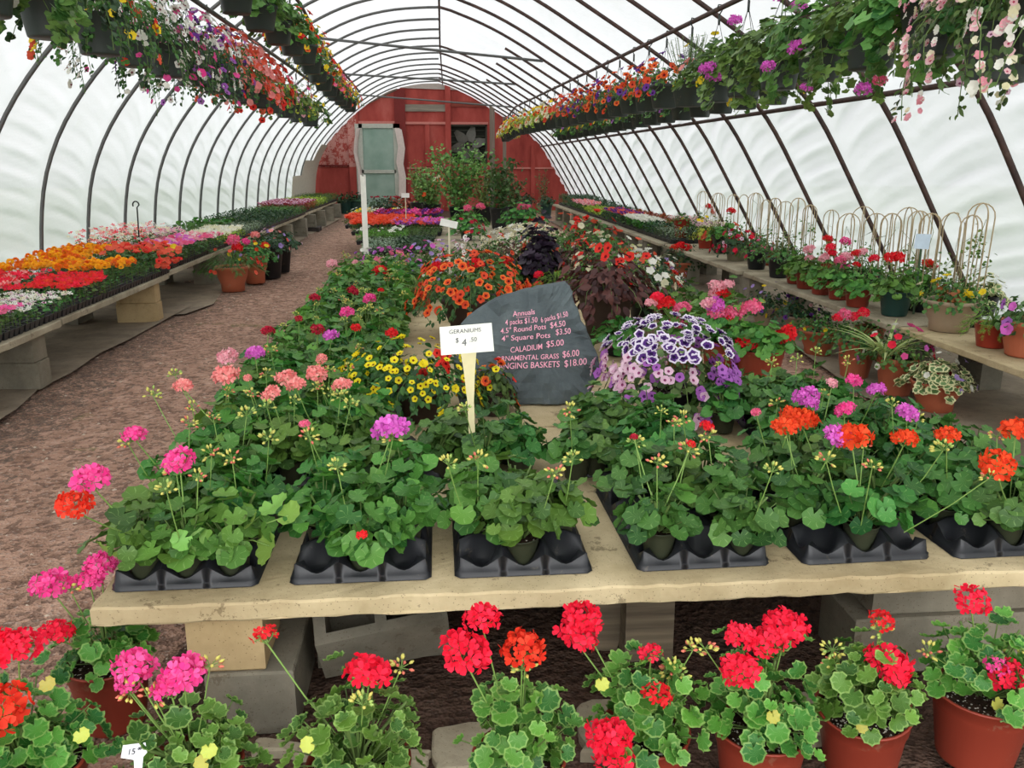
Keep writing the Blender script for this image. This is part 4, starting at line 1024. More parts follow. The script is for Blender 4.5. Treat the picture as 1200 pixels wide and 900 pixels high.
# price tag in the magenta pot
tg = thing('price_tag', 'small white plastic tag reading 15 in the pot with magenta heads', 'price tag', aty(158, 886, 1.73))
tg.rotation_euler = (math.radians(-35), 0, .12)
g = G(); g.add([(-.03, 0, .0), (-.026, 0, .026), (.022, 0, .026), (.026, 0, .004), (.018, 0, -.004), (.016, 0, -.03), (.0, 0, -.03), (-.002, 0, -.008), (-.03, .002, .0), (-.026, .002, .026), (.022, .002, .026), (.026, .002, .004), (.018, .002, -.004), (.016, .002, -.03), (.0, .002, -.03), (-.002, .002, -.008)], [tuple(range(8)), tuple(range(15, 7, -1))] + [(i, 8+i, 8+(i+1) % 8, (i+1) % 8) for i in range(8)])
part('tag_body', g.mesh('tag', plain((222, 222, 226), .4), False), tg)
def text_mesh(s_, size, mt, shear=.15, bold=.0):
    c = bpy.data.curves.new('writing', 'FONT'); c.body = s_; c.size = size; c.shear = shear; c.offset = bold; c.align_x = 'LEFT'; c.extrude = .0006; c.resolution_u = 3
    o = bpy.data.objects.new('writing', c); COL.objects.link(o); bpy.context.view_layer.update()
    me = bpy.data.meshes.new_from_object(o.evaluated_get(bpy.context.evaluated_depsgraph_get())); bpy.data.objects.remove(o); me.materials.clear(); me.materials.append(mt); return me
INK = plain((40, 40, 50), .6)
part('writing', text_mesh('15', .018, INK), tg, (-.017, -.0015, .004), (PI/2, 0, 0)); part('writing', text_mesh('00', .008, INK, .15, .0003), tg, (.006, -.0015, .012), (PI/2, 0, 0))
# ================================================================== price sign on a stake
SY = 3.0
b = aty(555, 540, SY); tp = aty(549, 400, SY)
sg = thing('price_sign', 'white card price sign reading geraniums 4.50 on a cream wooden stake', 'sign', (b[0], SY, b[2]-.05)); sg.rotation_euler = (0, math.atan2(tp[0]-b[0], tp[2]-b[2]), 0)
H_ = tp[2]-b[2]+.05
g = G(); pr = [(-.05, .006), (.0, .011), (H_*.55, .012), (H_*.78, .02), (H_*.95, .03)]
V = []
for z, wd in pr: V += [(-wd, -.004, z), (wd, -.004, z), (wd, .004, z), (-wd, .004, z)]
g.add(V, [(i*4+j, i*4+(j+1) % 4, i*4+4+(j+1) % 4, i*4+4+j) for i in range(4) for j in range(4)] + [(3, 2, 1, 0), (16, 17, 18, 19)])
part('stake', g.mesh('stake', plain((218, 206, 160), .6), False), sg)
cr = [aty(515, 383, SY), aty(576, 378, SY), aty(579, 411, SY), aty(517, 416, SY)]
L = [w2l(sg, c) for c in cr]; g = G(); g.add([(x, -.0065, z) for x, y, z in L] + [(x, -.0045, z) for x, y, z in L], [(0, 3, 2, 1), (4, 5, 6, 7)] + [(i, (i+1) % 4, 4+(i+1) % 4, 4+i) for i in range(4)])
part('card', g.mesh('card', plain((240, 238, 226), .5), False), sg)
a_ = math.atan2(L[1][2]-L[0][2], L[1][0]-L[0][0]); PEN = plain((92, 92, 96), .7)
def wr(s_, px, py, size):
    q = w2l(sg, aty(px, py, SY)); part('writing', text_mesh(s_, size, PEN, .1), sg, (q[0], -.0075, q[2]), (PI/2, -a_, 0))
wr('GERANIUMS', 526, 391, .021); wr('$', 533.5, 401, .024); wr('4', 541, 405, .036); wr('.50', 550, 400, .022)
# ================================================================== slate boulder price board
RK = [(540, 478), (534, 455), (532, 425), (533, 405), (536, 385), (548, 372), (580, 350), (613, 348 - 8), (632, 336), (648, 332), (664, 331), (670, 338), (674, 352), (679, 368), (690, 392), (700, 412), (705, 431), (703, 444), (692, 462), (684, 477), (655, 484), (630, 482), (600, 480), (570, 482)]
RY = 3.96; lean = .22
def rkp(px, py, off=0.0):
    """point on the leaning front plane of the boulder"""
    d = ray(px, py); # plane: y = RY + lean*(z-TZ) - off
    t = (RY - off + lean*(CH-TZ)) / (d[1] - lean*d[2]); return np.array([d[0]*t, d[1]*t, CH + d[2]*t])
W_ = [rkp(*q) for q in RK]
mn = min(q[2] for q in W_); W_ = [q + np.array([0, 0, max(0, TZ+.004-q[2])]) for q in W_]
ctr = sum(W_)/len(W_)
rk = thing('slate_price_rock', 'dark grey slate boulder with pink chalk prices standing on the bench', 'price board', (ctr[0], ctr[1], TZ))
g = G(); r = random.Random(4); V = []; n = len(W_)*3
out3 = []
for i in range(len(W_)):
    a, b2 = W_[i], W_[(i+1) % len(W_)]
    for q in range(3): out3.append(a + (b2-a)*q/3 + np.array([r.uniform(-.004, .004), 0, r.uniform(-.004, .004)]))
back = np.array([0, 1, -lean*0])
rings = [(.0, .0, 1), (.15, .0, 1), (.3, .0, 1), (.45, .0, 1), (.6, .0, 1), (.73, .0, 1), (.86, .0, 1), (.97, .008, 1), (1.0, .03, 1), (.985, .07, 1), (.93, .12, 1), (.6, .15, 1), (.0, .16, 1)]
for (s_, dpt, _) in rings[1:-1]:
    for i, q in enumerate(out3):
        p = ctr + (q-ctr)*s_ + back*dpt
        if s_ < .9: p = p + np.array([0, .007*math.sin(p[0]*23 + p[2]*31) + .005*math.sin(p[0]*51 - p[2]*37) + r.uniform(-.002, .002), 0])
        if s_ > .8: p = p + np.array([0, .012*math.sin(i*.9)+.006*math.sin(i*2.7), 0])
        p[2] = max(p[2], TZ+.002); V.append(p - np.array(rk.location))
c0 = ctr - np.array(rk.location); V.append(c0); V.append(c0 + back*.16); m = len(rings)-2
Fc = [(j*n+i, j*n+(i+1) % n, (j+1)*n+(i+1) % n, (j+1)*n+i) for j in range(m-1) for i in range(n)] + [((i+1) % n, i, m*n) for i in range(n)] + [((m-1)*n+i, (m-1)*n+(i+1) % n, m*n+1) for i in range(n)]
g.add(V, Fc)
t = NT('slate'); c = t.coord(); nn_ = t.noise(5, 9, c, .65)
cc = t.ramp(nn_, [(.3, s2l((66, 74, 77))), (.6, s2l((90, 99, 101))), (.8, s2l((128, 137, 137)))])
mpn = t.n('Mapping', i={'Vector': c}); mpn.inputs['Rotation'].default_value = (0, .5, 0); mpn.inputs['Scale'].default_value = (2, 2, 9)
crk = t.noise(1.5, 8, mpn.outputs[0], .7)
cc = t.mix(t.math('MULTIPLY', t.math('GREATER_THAN', crk, .66), .3), cc, s2l((140, 146, 144)))
SL = t.pr(cc, .75, 0, t.bump(t.math('ADD', nn_, crk), .6, .02), .3)
part('boulder', g.mesh('boulder', SL, False), rk)
CHK = plain((250, 172, 192), .9)
def chalk(s_, px, py, px2, py2, size, sh=.1):
    p0 = rkp(px, py, .016); p1 = rkp(px2, py2, .016); d = p1-p0; up = np.array([0, lean, 1.]); up /= np.linalg.norm(up); x = d/np.linalg.norm(d); y = up - x*np.dot(x, up); y /= np.linalg.norm(y); z = np.cross(x, y)
    me = text_mesh(s_, size, CHK, sh, .0001); wdt = max(v.co.x for v in me.vertices); s2 = np.linalg.norm(d)/wdt
    part('chalk_writing', me, rk, (p0 - np.array(rk.location)).tolist(), Matrix(np.stack([x, y, z], 1).tolist()).to_euler(), (s2, 1, 1))
chalk('Annuals', 601, 371, 627, 368, .036); chalk('____', 605, 371.5, 622, 370, .03)
chalk('4 packs $1.50', 592, 381, 630, 377.5, .036); chalk('6 packs $1.50', 634, 378, 666, 370.5, .036)
chalk('4.5" Round Pots', 586.5, 391, 640, 385.5, .036); chalk('$4.50', 644.5, 384.5, 663, 382, .04)
chalk('4" Square Pots', 587.5, 400, 645, 395.5, .036); chalk('$3.50', 651, 392.5, 669, 391, .04)
chalk('CALADIUM', 598, 413.5, 636, 409, .038); chalk('$5.00', 640, 407, 661, 404.5, .042)
chalk('ORNAMENTAL GRASS', 581, 423.5, 655, 420, .034); chalk('$6.00', 659, 419, 679, 417, .045)
chalk('HANGING BASKETS', 577, 433, 656, 430, .042); chalk('$18.00', 661, 430, 688, 427, .046)
# ================================================================== flowering pots of the centre bench
def mound(px, pyb, wpx, sp, H, label, blooms=(), pot=('black', 'round'), rt=None, ph=.12, n=120, z=TZ, droop=.05, bsize=.016, kind='disc', nb=40, near=True, heads=(), cat='potted plant', group=None, lsc=1.0, name=None, tall=1.0, dn=None, R0=None, y_add=0.0, buds=0):
    """pot base seen at (px,pyb); plant spans wpx pixels"""
    a = atz(px, pyb, z); rt = rt or .09; y = a[1] + rt + y_add; x = a[0]*(y/a[1]); s_ = math.hypot(x, y)/1000.0
    n = int(n*2.0) if SP[sp][3] == 'mound' else int(n*1.25)
    Rr = R0 or wpx*.5*(y*math.cos(PITCH))/1000.0
    t = potted(name or 'potted_plant', label, cat, (x, y, z+.003), pot, rt, ph, sp, Rr, H, n, (sd := R.randint(0, 3)), group, droop=droop, lsc=lsc)
    if blooms:
        pts = dome_pts(R, Rr, H*1.02, nb, droop, seed=sd)
        pts = [(p + np.array([0, 0, ph*.93]), q) for p, q in pts]
        if near: blooms_on(t, pts, blooms, bsize, kind)
        else:
            part('blossoms', blossom_mesh(('bls', px, pyb), pts, blooms, bsize, kind), t)
    for (hx, hy, c, hs) in heads:
        d = ray(hx, hy); tt = (y-.02)/d[1]; w_ = (d[0]*tt, y-.02, CH + d[2]*tt); add_head(t, w2l(t, w_), c, hs, base=(0, 0, ph), v=int(hx))
    return t
def dense(t, Rr, H, ph, n1, n2, cols, size, droop, fx=0.0, colfn=None):
    """n1 blooms as parts, n2 more behind them as one part"""
    r = random.Random(int(Rr*1000)); ptl = dome_pts(r, Rr, H*1.03, n1 + n2, droop, seed=1, front=.8)
    inv = Matrix.Rotation(-t.rotation_euler[2], 3, 'Z'); o = []
    for (p, q) in ptl:
        p = p + np.array([fx, 0, ph]); o.append((np.array(inv @ Vector(p)), np.array(inv @ Vector(q)), p))
    o.sort(key=lambda e: e[2][1])
    rest = {}
    for i, (p, q, wp) in enumerate(o):
        c = colfn(wp, i) if colfn else cols[i % len(cols)]; c, s_ = c if isinstance(c, tuple) else (c, size)
        if i < n1: part('bloom', bloom_mesh(c, 'disc', i), t, p.tolist(), rot_to(q, r.uniform(0, 6)), s_*r.uniform(.8, 1.15))
        else: rest.setdefault(c, []).append((p, q))
    al = [(p, q) for c in rest for (p, q) in rest[c]]; cs = [c for c in rest for _ in rest[c]]
    if al: part('blossoms', blossom_mesh(('dense', Rr, t.name), al, cs, size, 'disc'), t, kind='stuff')
t = mound(493, 498, 150, 'calib', .2, 'mound of small yellow flowers mixed with red, between the left geraniums and the price rock', pot=('brown', 'round'), rt=.14, ph=.14, n=420, droop=.14, name='calibrachoa_pot', cat='potted flowers', y_add=-.04)
dense(t, .3, .2, .13, 100, 90, ['yellowcal'], .0175, .14, fx=-.04)
L = [(R.uniform(.05, .32)) for _ in range(12)]
def red_side(t, Rr, H, ph, n, c, size, right, kind='disc'):
    m = w2l(t, (t.location.x + right, t.location.y - .12, t.location.z))
    for i in range(n):
        d = rdir(R, .0); w_ = (t.location.x + right + d[0]*Rr*.55, t.location.y + d[1]*Rr*.6 - .05, t.location.z + ph + max(0, d[2])*H + .02)
        part('bloom', bloom_mesh(c, kind, i), t, w2l(t, w_), rot_to(rn(R, (d[0], d[1]-.5, .4), .3), R.uniform(0, 6)), size*R.uniform(.8, 1.2))
red_side(t, .22, .2, .1, 12, 'redpet', .026, .1, 'disc')
t = mound(580, 491, 42, 'calib', .12, 'low plant with orange red flowers at the left foot of the price rock', ['redpet', 'orangecal', 'yellowcal'], pot=('brown', 'round'), rt=.08, ph=.12, n=160, droop=.1, bsize=.022, nb=24, name='calibrachoa_pot', cat='potted flowers')
t = mound(553, 400, 135, 'calib', .26, 'orange calibrachoa mound in a dark brown pot behind the price sign', pot=('brown', 'bowl'), rt=.215, ph=.26, n=460, droop=.12, name='calibrachoa_pot', cat='potted flowers')
dense(t, .36, .27, .24, 100, 60, ['orangecal', 'orangecal', 'coralcal'], .028, .12)
t = mound(708, 403, 135, 'burgundy', .24, 'tall dark brown pot of burgundy vine behind the right shoulder of the price rock', pot=('brown', 'bowl'), rt=.19, ph=.32, n=420, droop=.2, name='vine_pot', cat='potted vine', lsc=1.1)
blooms_on(t, [(np.array([R.uniform(-.25, .25), R.uniform(-.25, .25), .34 + R.uniform(0, .3)]), (R.uniform(-.5, .5), -1, .5)) for _ in range(7)], 'redpet', .035)
# big purple petunia mound
t = mound(781, 494, 158, 'petunia', .3, 'big mound of purple and lilac petunias with white edges right of the price rock', pot=('black', 'round'), rt=.14, ph=.12, n=360, droop=.2, name='petunia_pot', cat='potted flowers', R0=.3, lsc=.8)
dense(t, .31, .29, .11, 100, 230, ['lilaccal'], .026, .24, colfn=lambda p, i: ('purplewhite', .031) if p[2] > .31 else (('lilaccal' if (p[0] > .08 or i % 3 == 0) else 'pinkwhite'), .025))
# geranium group right of the petunias
G1 = 'tall geraniums right of the purple petunias'
def rg(px, pyb, w, lab, heads, pot=('plast', 'round'), rt=.115, ph=.19, sp='zonalbright', H=.2, n=90, y_add=0, z=TZ, grp=G1, lsc=1.0, droop=.03): return mound(px, pyb, w, sp, H, lab, pot=pot, rt=rt, ph=ph, n=n, heads=heads, name='potted_geranium', group=grp, droop=droop, y_add=y_add, z=z, lsc=lsc)
rg(888, 457, 90, 'geranium with two red heads in a terracotta pot nearest the bench edge', [(876, 402, 'red', 1.25), (921, 392, 'red', 1.3)], rt=.125, ph=.19, H=.17)
rg(846, 446, 80, 'geranium with pink and red heads in the terracotta pot behind the red one', [(858, 368, 'pink', 1.1), (880, 361, 'pink', 1.35), (854, 373, 'red', 1.0), (838, 357, 'violetpink', 1.2), (840, 366, 'pink', 1.1), (830, 355, 'lightpink', .9)], rt=.125, ph=.2, H=.2)
rg(800, 440, 110, 'bushy geranium with pink and bright red heads left of the terracotta pots', [(799, 362, 'pink', 1.2), (795, 381, 'pink', 1.2), (820, 380, 'red', 1.3), (779, 356, 'red', 1.2), (763, 355, 'lightpink', .8), (770, 348, 'redpink', .8)], rt=.12, ph=.17, n=130, H=.2, y_add=.1)
rg(846, 405, 80, 'geranium with pale pink and scarlet heads at the back of the group', [(845, 344, 'red', 1.25), (840, 336, 'lightpink', 1.2), (852, 334, 'lightpink', 1.0), (837, 344, 'lightpink', .9)], rt=.11, ph=.18, H=.22)
rg(795, 395, 90, 'leafy geranium with few pink buds behind the bushy one', [(750, 380, 'pink', .7), (775, 375, 'lightpink', .5)], rt=.11, ph=.16, H=.2, sp='zonal')
# rows behind
def mid(px, py, w, sp, H, lab, bl=(), nb=40, bs=.022, kind='disc', ph=.12, rt=.1, n=120, heads=(), pot=('black', 'round'), droop=.06, cat='potted flowers', near=True, y_add=0, name='flowering_pot', lsc=1.0): return mound(px, py, w, sp, H, lab, bl, pot, rt, ph, n, TZ, droop, bs, kind, nb, near, heads, cat, None, lsc, name, y_add=y_add)
mid(462, 352, 62, 'lime', .16, 'lime leaved geranium with a bright red head beside the white post', heads=[(446, 318, 'red', 1.5), (452, 347, 'red', .7)], n=90)
mid(420, 340, 62, 'lime', .14, 'yellow green geranium with a pale pink head at the path edge', heads=[(389, 309, 'lightpink', 1.2)], n=80)
mid(490, 365, 78, 'parsley', .14, 'bright green ferny plant in a red pot left of the orange flowers', n=220, pot=('red', 'round'), rt=.12, ph=.16, cat='potted plant', lsc=.8)
mid(505, 350, 60, 'zonal', .18, 'small plant with lavender flowers and a red head behind the ferny plant', ['lavender', 'lavender', 'white'], 20, .02, heads=[(512, 314, 'red', 1.6), (500, 318, 'red', 1.1)])
mid(540, 345, 60, 'small', .18, 'cream flowered plant behind the orange mound', ['cream', 'cream', 'white'], 34, .022)
mid(456, 325, 60, 'small', .15, 'pink and mauve petunias right of the white post', ['pink', 'violetpink', 'lilaccal'], 40, .03, near=True)
mid(430, 322, 34, 'small', .12, 'few mauve and white flowers left of the white post foot', ['lilaccal', 'white'], 16, .025)
mid(495, 322, 55, 'small', .19, 'violet and magenta petunias in the middle of the bench', ['magenta', 'lavender', 'lavender', 'violetpink'], 40, .03)
mid(520, 318, 50, 'small', .18, 'soft pink petunias next to the violet ones', ['pinkwhite', 'lavender', 'pink'], 30, .03)
mid(563, 328, 80, 'calib', .3, 'tall mound of pale pink flowers with dark eyes in the middle row', ['whitecal', 'whitecal', 'pinkwhite', 'coralcal'], 70, .026, ph=.16, n=320, droop=.2)
mid(562, 352, 70, 'zonal', .14, 'green geranium with a scarlet head behind the orange mound', heads=[(557, 310, 'red', 1.6)], y_add=.15)
mid(592, 345, 70, 'zonaldark', .2, 'dark green geranium with one crimson head left of the purple vine', heads=[(592, 306, 'red', 1.4)], n=150)
mid(618, 305, 96, 'small', .22, 'wide mound of cream white blossoms in the middle of the bench', ['cream', 'white', 'cream'], 260, .034, 'pet', n=200, ph=.16, lsc=1.2, near=False)
mid(598, 312, 80, 'burgundy', .16, 'low burgundy leaved plant in front of the cream blossoms', n=160, cat='potted plant')
mid(632, 345, 52, 'purple', .5, 'tall blackish purple vine in the middle of the bench', n=330, droop=.14, cat='potted vine', name='vine_pot', ph=.16)
mid(652, 350, 54, 'parsley', .16, 'green ferny plant with red flower behind the price rock top', heads=[(631, 322, 'redpink', 1.0), (631, 333, 'redpink', .9)], n=160, cat='potted plant')
mid(656, 315, 84, 'small', .34, 'large red petunias on pale foliage right of the purple vine', ['redpet', 'redpet', 'coralpet', 'cream'], 44, .042, ph=.2, n=260, lsc=1.4)
mid(694, 312, 66, 'small', .36, 'large red petunias at the back beside the right path', ['redpet', 'redpet', 'coralpet'], 30, .045, ph=.22, n=220, lsc=1.4)
mid(672, 340, 100, 'burgundy', .26, 'wide burgundy leaved plant below the red petunias', ['redpet'], 4, .045, n=360, ph=.16, lsc=1.0)
mid(712, 345, 90, 'small', .3, 'mixed red and cream flowers above the burgundy vine', ['cream', 'redpet', 'cream', 'white', 'coralpet'], 64, .034, n=220, ph=.22)
mid(752, 385, 90, 'dark', .3, 'red and white flowers right of the burgundy vine', ['white', 'cream', 'redpet', 'white'], 60, .032, n=260, ph=.2, droop=.12)
mid(768, 350, 70, 'dark', .22, 'small white and mauve flowers at the right edge of the centre bench', ['white', 'lavender', 'cream'], 50, .022, 'star', n=180)
mid(740, 330, 60, 'limeleaf', .22, 'pale flowered plant at the edge near the right path', ['cream', 'coralpet'], 20, .03, n=160)
mid(724, 420, 60, 'zonal', .12, 'low green plant tucked beside the tall brown pot', n=70, cat='potted plant')
# flats behind the white post
row = 0
def cflat(px, py, w, sp, bl, lab, H=.12, n=420, nb=120, bs=.028, kind='pet'):
    """rectangular flat of bedding plants on the centre bench"""
    a = atz(px, py, TZ); t = thing('bedding_flat', lab, 'tray of seedlings', (a[0], a[1], TZ+.002), 'bedding flats on the centre bench')
    flat_parts(t, w, .5, sp, bl, H, n, nb, bs, kind, ('c', px, py))
    t = thing('bedding_flat', 'rear ' + lab, 'tray of seedlings', (a[0]+.02, a[1]+.53, TZ+.002), 'bedding flats on the centre bench')
    flat_parts(t, w, .5, sp, bl, H, n, nb, bs, kind, ('c', px, py))
def flat_parts(t, w, d, sp, bl, H, n, nb, bs, kind, key, near=False):
    part('tray', flat_tray(w, d), t)
    part('foliage', flat_foliage(sp, w, d, H, n, key[-1] % 3 if isinstance(key[-1], int) else 0), t, (0, 0, .055))
    if bl:
        r = random.Random(hash(key) if False else int(sum(ord(c) for c in str(key)))); pts = []
        for i in range(nb):
            x, y = r.uniform(-w/2, w/2), r.uniform(-.03, d+.03); pts.append((np.array([x, y, .055 + H*(.85 + .3*r.random())]), rn(r, (0, -.25, 1), .35)))
        if near: blooms_on(t, pts, bl, bs, kind, r)
        else: part('blossoms', blossom_mesh(('fb',) + tuple(key), pts, bl, bs, kind), t, kind='stuff')
def flat_tray(w, d):
    def mk():
        g = G(); nx = max(2, round(w/.07)); ny = max(2, round(d/.07)); px_, py_ = w/nx, d/ny
        for i in range(nx):
            for j in range(ny):
                cx, cy = -w/2+(i+.5)*px_, (j+.5)*py_; V = []
                for (s_, z) in ((.6, 0), (.92, .05), (1.0, .055), (.86, .055), (.8, .046)):
                    for (a, b) in ((-1, -1), (1, -1), (1, 1), (-1, 1)): V.append((cx + a*px_*.5*s_, cy + b*py_*.5*s_, z))
                g.add(V, [(3, 2, 1, 0)] + [(k*4+q, k*4+(q+1) % 4, (k+1)*4+(q+1) % 4, (k+1)*4+q) for k in range(4) for q in range(4)] + [(16, 17, 18, 19)])
        return g.mesh('flat_tray', TRM, False)
    return M(('ftray', round(w, 2), round(d, 2)), mk)
def flat_foliage(sp, w, d, H, n, v):
    def mk():
        Ts, lr, ma, hb = SP[sp]; r = random.Random(n + v); g = G()
        for i in range(n):
            x, y = r.uniform(-w/2, w/2)*1.06, r.uniform(-.035, d+.035); z = H*(r.random()**.6)*(.8 + .2*math.sin(x*30)*math.sin(y*30)); a = r.uniform(0, 2*PI)
            g.inst(r.choice(Ts), (x, y, z), rn(r, (0, 0, 1), .5), a, lr*r.uniform(.6, 1.1), 0)
            if i % 5 == 0: g.tube([(x, y, 0), (x, y, z)], .002, 3, 1, False)
        return g.mesh('foliage', [leafmat(*ma), STALK2])
    return M(('ffol', sp, round(w, 2), round(d, 2), round(H, 3), n, v), mk)
cflat(447, 300, .5, 'silver', None, 'flat of silvery green foliage behind the mauve petunias', .12)
cflat(482, 298, .5, 'dark', None, 'flat of dark green foliage in the middle left of the bench', .13)
cflat(446, 287, .7, 'parsley', ['white'], 'flat of bright green foliage with a few white blossoms', .13, 460, 14)
cflat(478, 284, .8, 'feather', None, 'flat of fine green foliage beside the far cream blossoms', .13, 460)
cflat(448, 276, 1.0, 'feather', ['coralpet', 'orangered'], 'flat of salmon orange blossoms nearest the white post', .15, 420, 300, .035)
cflat(488, 277, .8, 'small', ['violetpink', 'lilaccal', 'coralpet'], 'flat of mauve and coral blossoms at the far middle', .15, 420, 260, .035)
cflat(444, 268, 1.2, 'small', ['coralpet', 'orangered', 'coralpet'], 'second flat of orange blossoms farther back by the post', .14, 420, 320, .04)
cflat(478, 266, 1.2, 'small', ['deepred', 'purplepet', 'magenta'], 'flat of deep purple and crimson blossoms far back', .18, 420, 300, .04)
cflat(450, 262, 1.3, 'limeleaf', ['white', 'yellow'], 'flat of lime foliage with pale blossoms at the far end', .18, 460, 40)
# white stake beside the left block and the small card signs
a = atz(430, 318, TZ); tz_ = aty(430, 205, a[1])[2]
g = G(); g.box((-.028, -.012, 0), (.028, .012, (tz_-TZ)*.985)); g.box((-.028, -.012, (tz_-TZ)*.985), (-.012, .012, tz_-TZ)); g.box((.012, -.012, (tz_-TZ)*.985), (.028, .012, tz_-TZ))
single('white_stake', g.mesh('stake', plain((236, 234, 222), .5), False), 'tall white painted stake rising from the left side of the centre bench', 'stake', (a[0], a[1], TZ))
def card(px, py, wpx, hpx, y, lab, tiltz=0, zb=TZ, col=(238, 236, 228), stem=(214, 206, 178)):
    c = aty(px, py, y); s_ = y/1000
    t = thing('plant_sign', lab, 'sign', (c[0], y, zb)); 
    g = G(); g.box((-wpx*s_/2, -.003, -hpx*s_/2), (wpx*s_/2, .003, hpx*s_/2)); part('card', g.mesh('card', plain(col, .5), False), t, (0, 0, c[2]-zb), (0, tiltz, 0))
    g = G(); g.box((-.008, .003, 0), (.008, .009, c[2]-zb)); part('stake', g.mesh('stake', plain(stem, .6), False), t)
card(526, 262, 20, 8, 7.6, 'small tilted blank white card above the pale pink flowers', .22)
card(475, 229, 9, 5, 14.5, 'tiny white card far back near the green door')
for i, (px, py, w, bl, lab) in enumerate([(548, 268, 34, 'red', 'low green pot with a red head left of the far shrubs'), (618, 262, 30, 'redpink', 'pot with red pink heads right of the far shrubs')]): pass
mid(547, 282, 44, 'zonal', .2, 'far geranium with crimson blooms behind the tilted card', ['crimson'], 10, .04, n=90)
mid(548, 275, 50, 'zonalbright', .28, 'far geranium with two pale red round heads', heads=[(548, 244, 'pink', 1.7), (563, 242, 'pink', 1.7)], n=110, ph=.2)
mid(612, 275, 54, 'zonal', .34, 'far geranium with pink heads right of the black pot', heads=[(612, 243, 'pink', 1.8), (622, 257, 'red', 1.6), (619, 243, 'pink', 1.5)], n=130, ph=.25)
# tall shrubs and climbers at the far end of the bench
def shrub(px, pyb, pyt, wpx, lab, dark=False, flowers=None, z=TZ, pot=('black', 'round'), rt=.2, ph=.32, n=900, sparse=False, kinds=None):
    a = atz(px, pyb, z); y = a[1]; x = a[0]; top = aty(px, pyt, y)[2]; Rr = wpx/2*y/1000; H = top - z - ph
    t = potted('potted_shrub', lab, 'shrub', (x, y, z+.003), pot, rt, ph, None, .1, .1, 1, 0, None)
    def mk():
        r = random.Random(px); g = G(); Ts = LN + OV; stems = []
        for i in range(14 if not sparse else 9):
            aa = r.uniform(0, 2*PI); q = r.uniform(.1, 1)*Rr; tp_ = np.array([q*math.cos(aa), q*math.sin(aa), ph + H*r.uniform(.6, 1.0)]); b_ = np.array([.1*q*math.cos(aa), .1*q*math.sin(aa), ph*.9]); stems.append((b_, tp_))
            g.tube([b_, (b_+tp_)/2 + np.array([r.uniform(-.05, .05), r.uniform(-.05, .05), 0]), tp_], .006, 4, 1, False)
        for i in range(n):
            b_, tp_ = r.choice(stems); t_ = r.uniform(.08, 1.02); p = b_ + (tp_-b_)*t_ + np.array([r.gauss(0, .07), r.gauss(0, .07), r.gauss(0, .05)])*(1.2 if not sparse else .6)
            g.inst(r.choice(Ts), p, rn(r, (0, -.2, .8), .6), r.uniform(0, 6), r.uniform(.05, .085) if not sparse else r.uniform(.04, .06))
        return g.mesh('foliage', [leafmat((48, 78, 40) if dark else (78, 116, 54), (92, 124, 66) if dark else (142, 172, 92), 'plain'), plain((104, 92, 66), .8)])
    part('foliage', mk(), t)
    if flowers:
        r = random.Random(py0 := int(px)); 
        for i in range(flowers[1]): part('bloom', bloom_mesh(flowers[0], 'pet', i), t, (r.uniform(-Rr, Rr)*.7, r.uniform(-Rr, -.2*Rr), ph + H*r.uniform(.2, .8)), (1.0, 0, r.uniform(0, 6)), .05)
    return t
shrub(538, 262, 170, 66, 'tallest bushy green shrub in front of the red end wall', n=1300, flowers=('cream', 6))
shrub(506, 258, 196, 46, 'light green shrub left of the tallest one', n=700, flowers=('orangered', 8))
shrub(566, 262, 196, 44, 'airy shrub between the tallest one and the grey post', n=600, sparse=True, flowers=('white', 5))
shrub(585, 268, 188, 44, 'dark slender shrub in a black nursery pot by the grey post', dark=True, n=600, rt=.17, ph=.36)
shrub(600, 262, 205, 36, 'narrow dark climber right of the black nursery pot', dark=True, n=500, sparse=True)
shrub(492, 255, 190, 26, 'clump of upright grassy stems near the door', n=500, sparse=True)
shrub(636, 250, 196, 16, 'thin climber on a ladder near the right bench', z=0, dark=True, n=220, sparse=True, pot=('beige', 'bowl'))
for i, (px, pyb, w_, lab) in enumerate([(450, 258, 46, 'clump of low dark plants before the door'), (470, 256, 34, 'low reddish green plant before the door'), (405, 250, 26, 'green pot of low foliage at the end of the left path'), (418, 250, 20, 'second green pot at the end of the left path'), (616, 252, 22, 'green pot with foliage at the end of the right path'), (640, 256, 20, 'teal green pot by the far end of the right bench')]):
    a = atz(px, pyb, 0); Rr = w_/2*a[1]/1000
    t = potted('potted_plant', lab, 'potted plant', (a[0], a[1], .003), ('green', 'round') if i > 1 else ('black', 'round'), min(.3, Rr*.7), .4, 'dark' if i != 1 else 'coleus', Rr, .3, 160, i, None, lsc=2.2)
    if i == 0: blooms_on(t, [(np.array([R.uniform(-.4, .4), R.uniform(-.4, 0), .65]), (0, -.5, 1)) for _ in range(8)], 'deepred', .05)
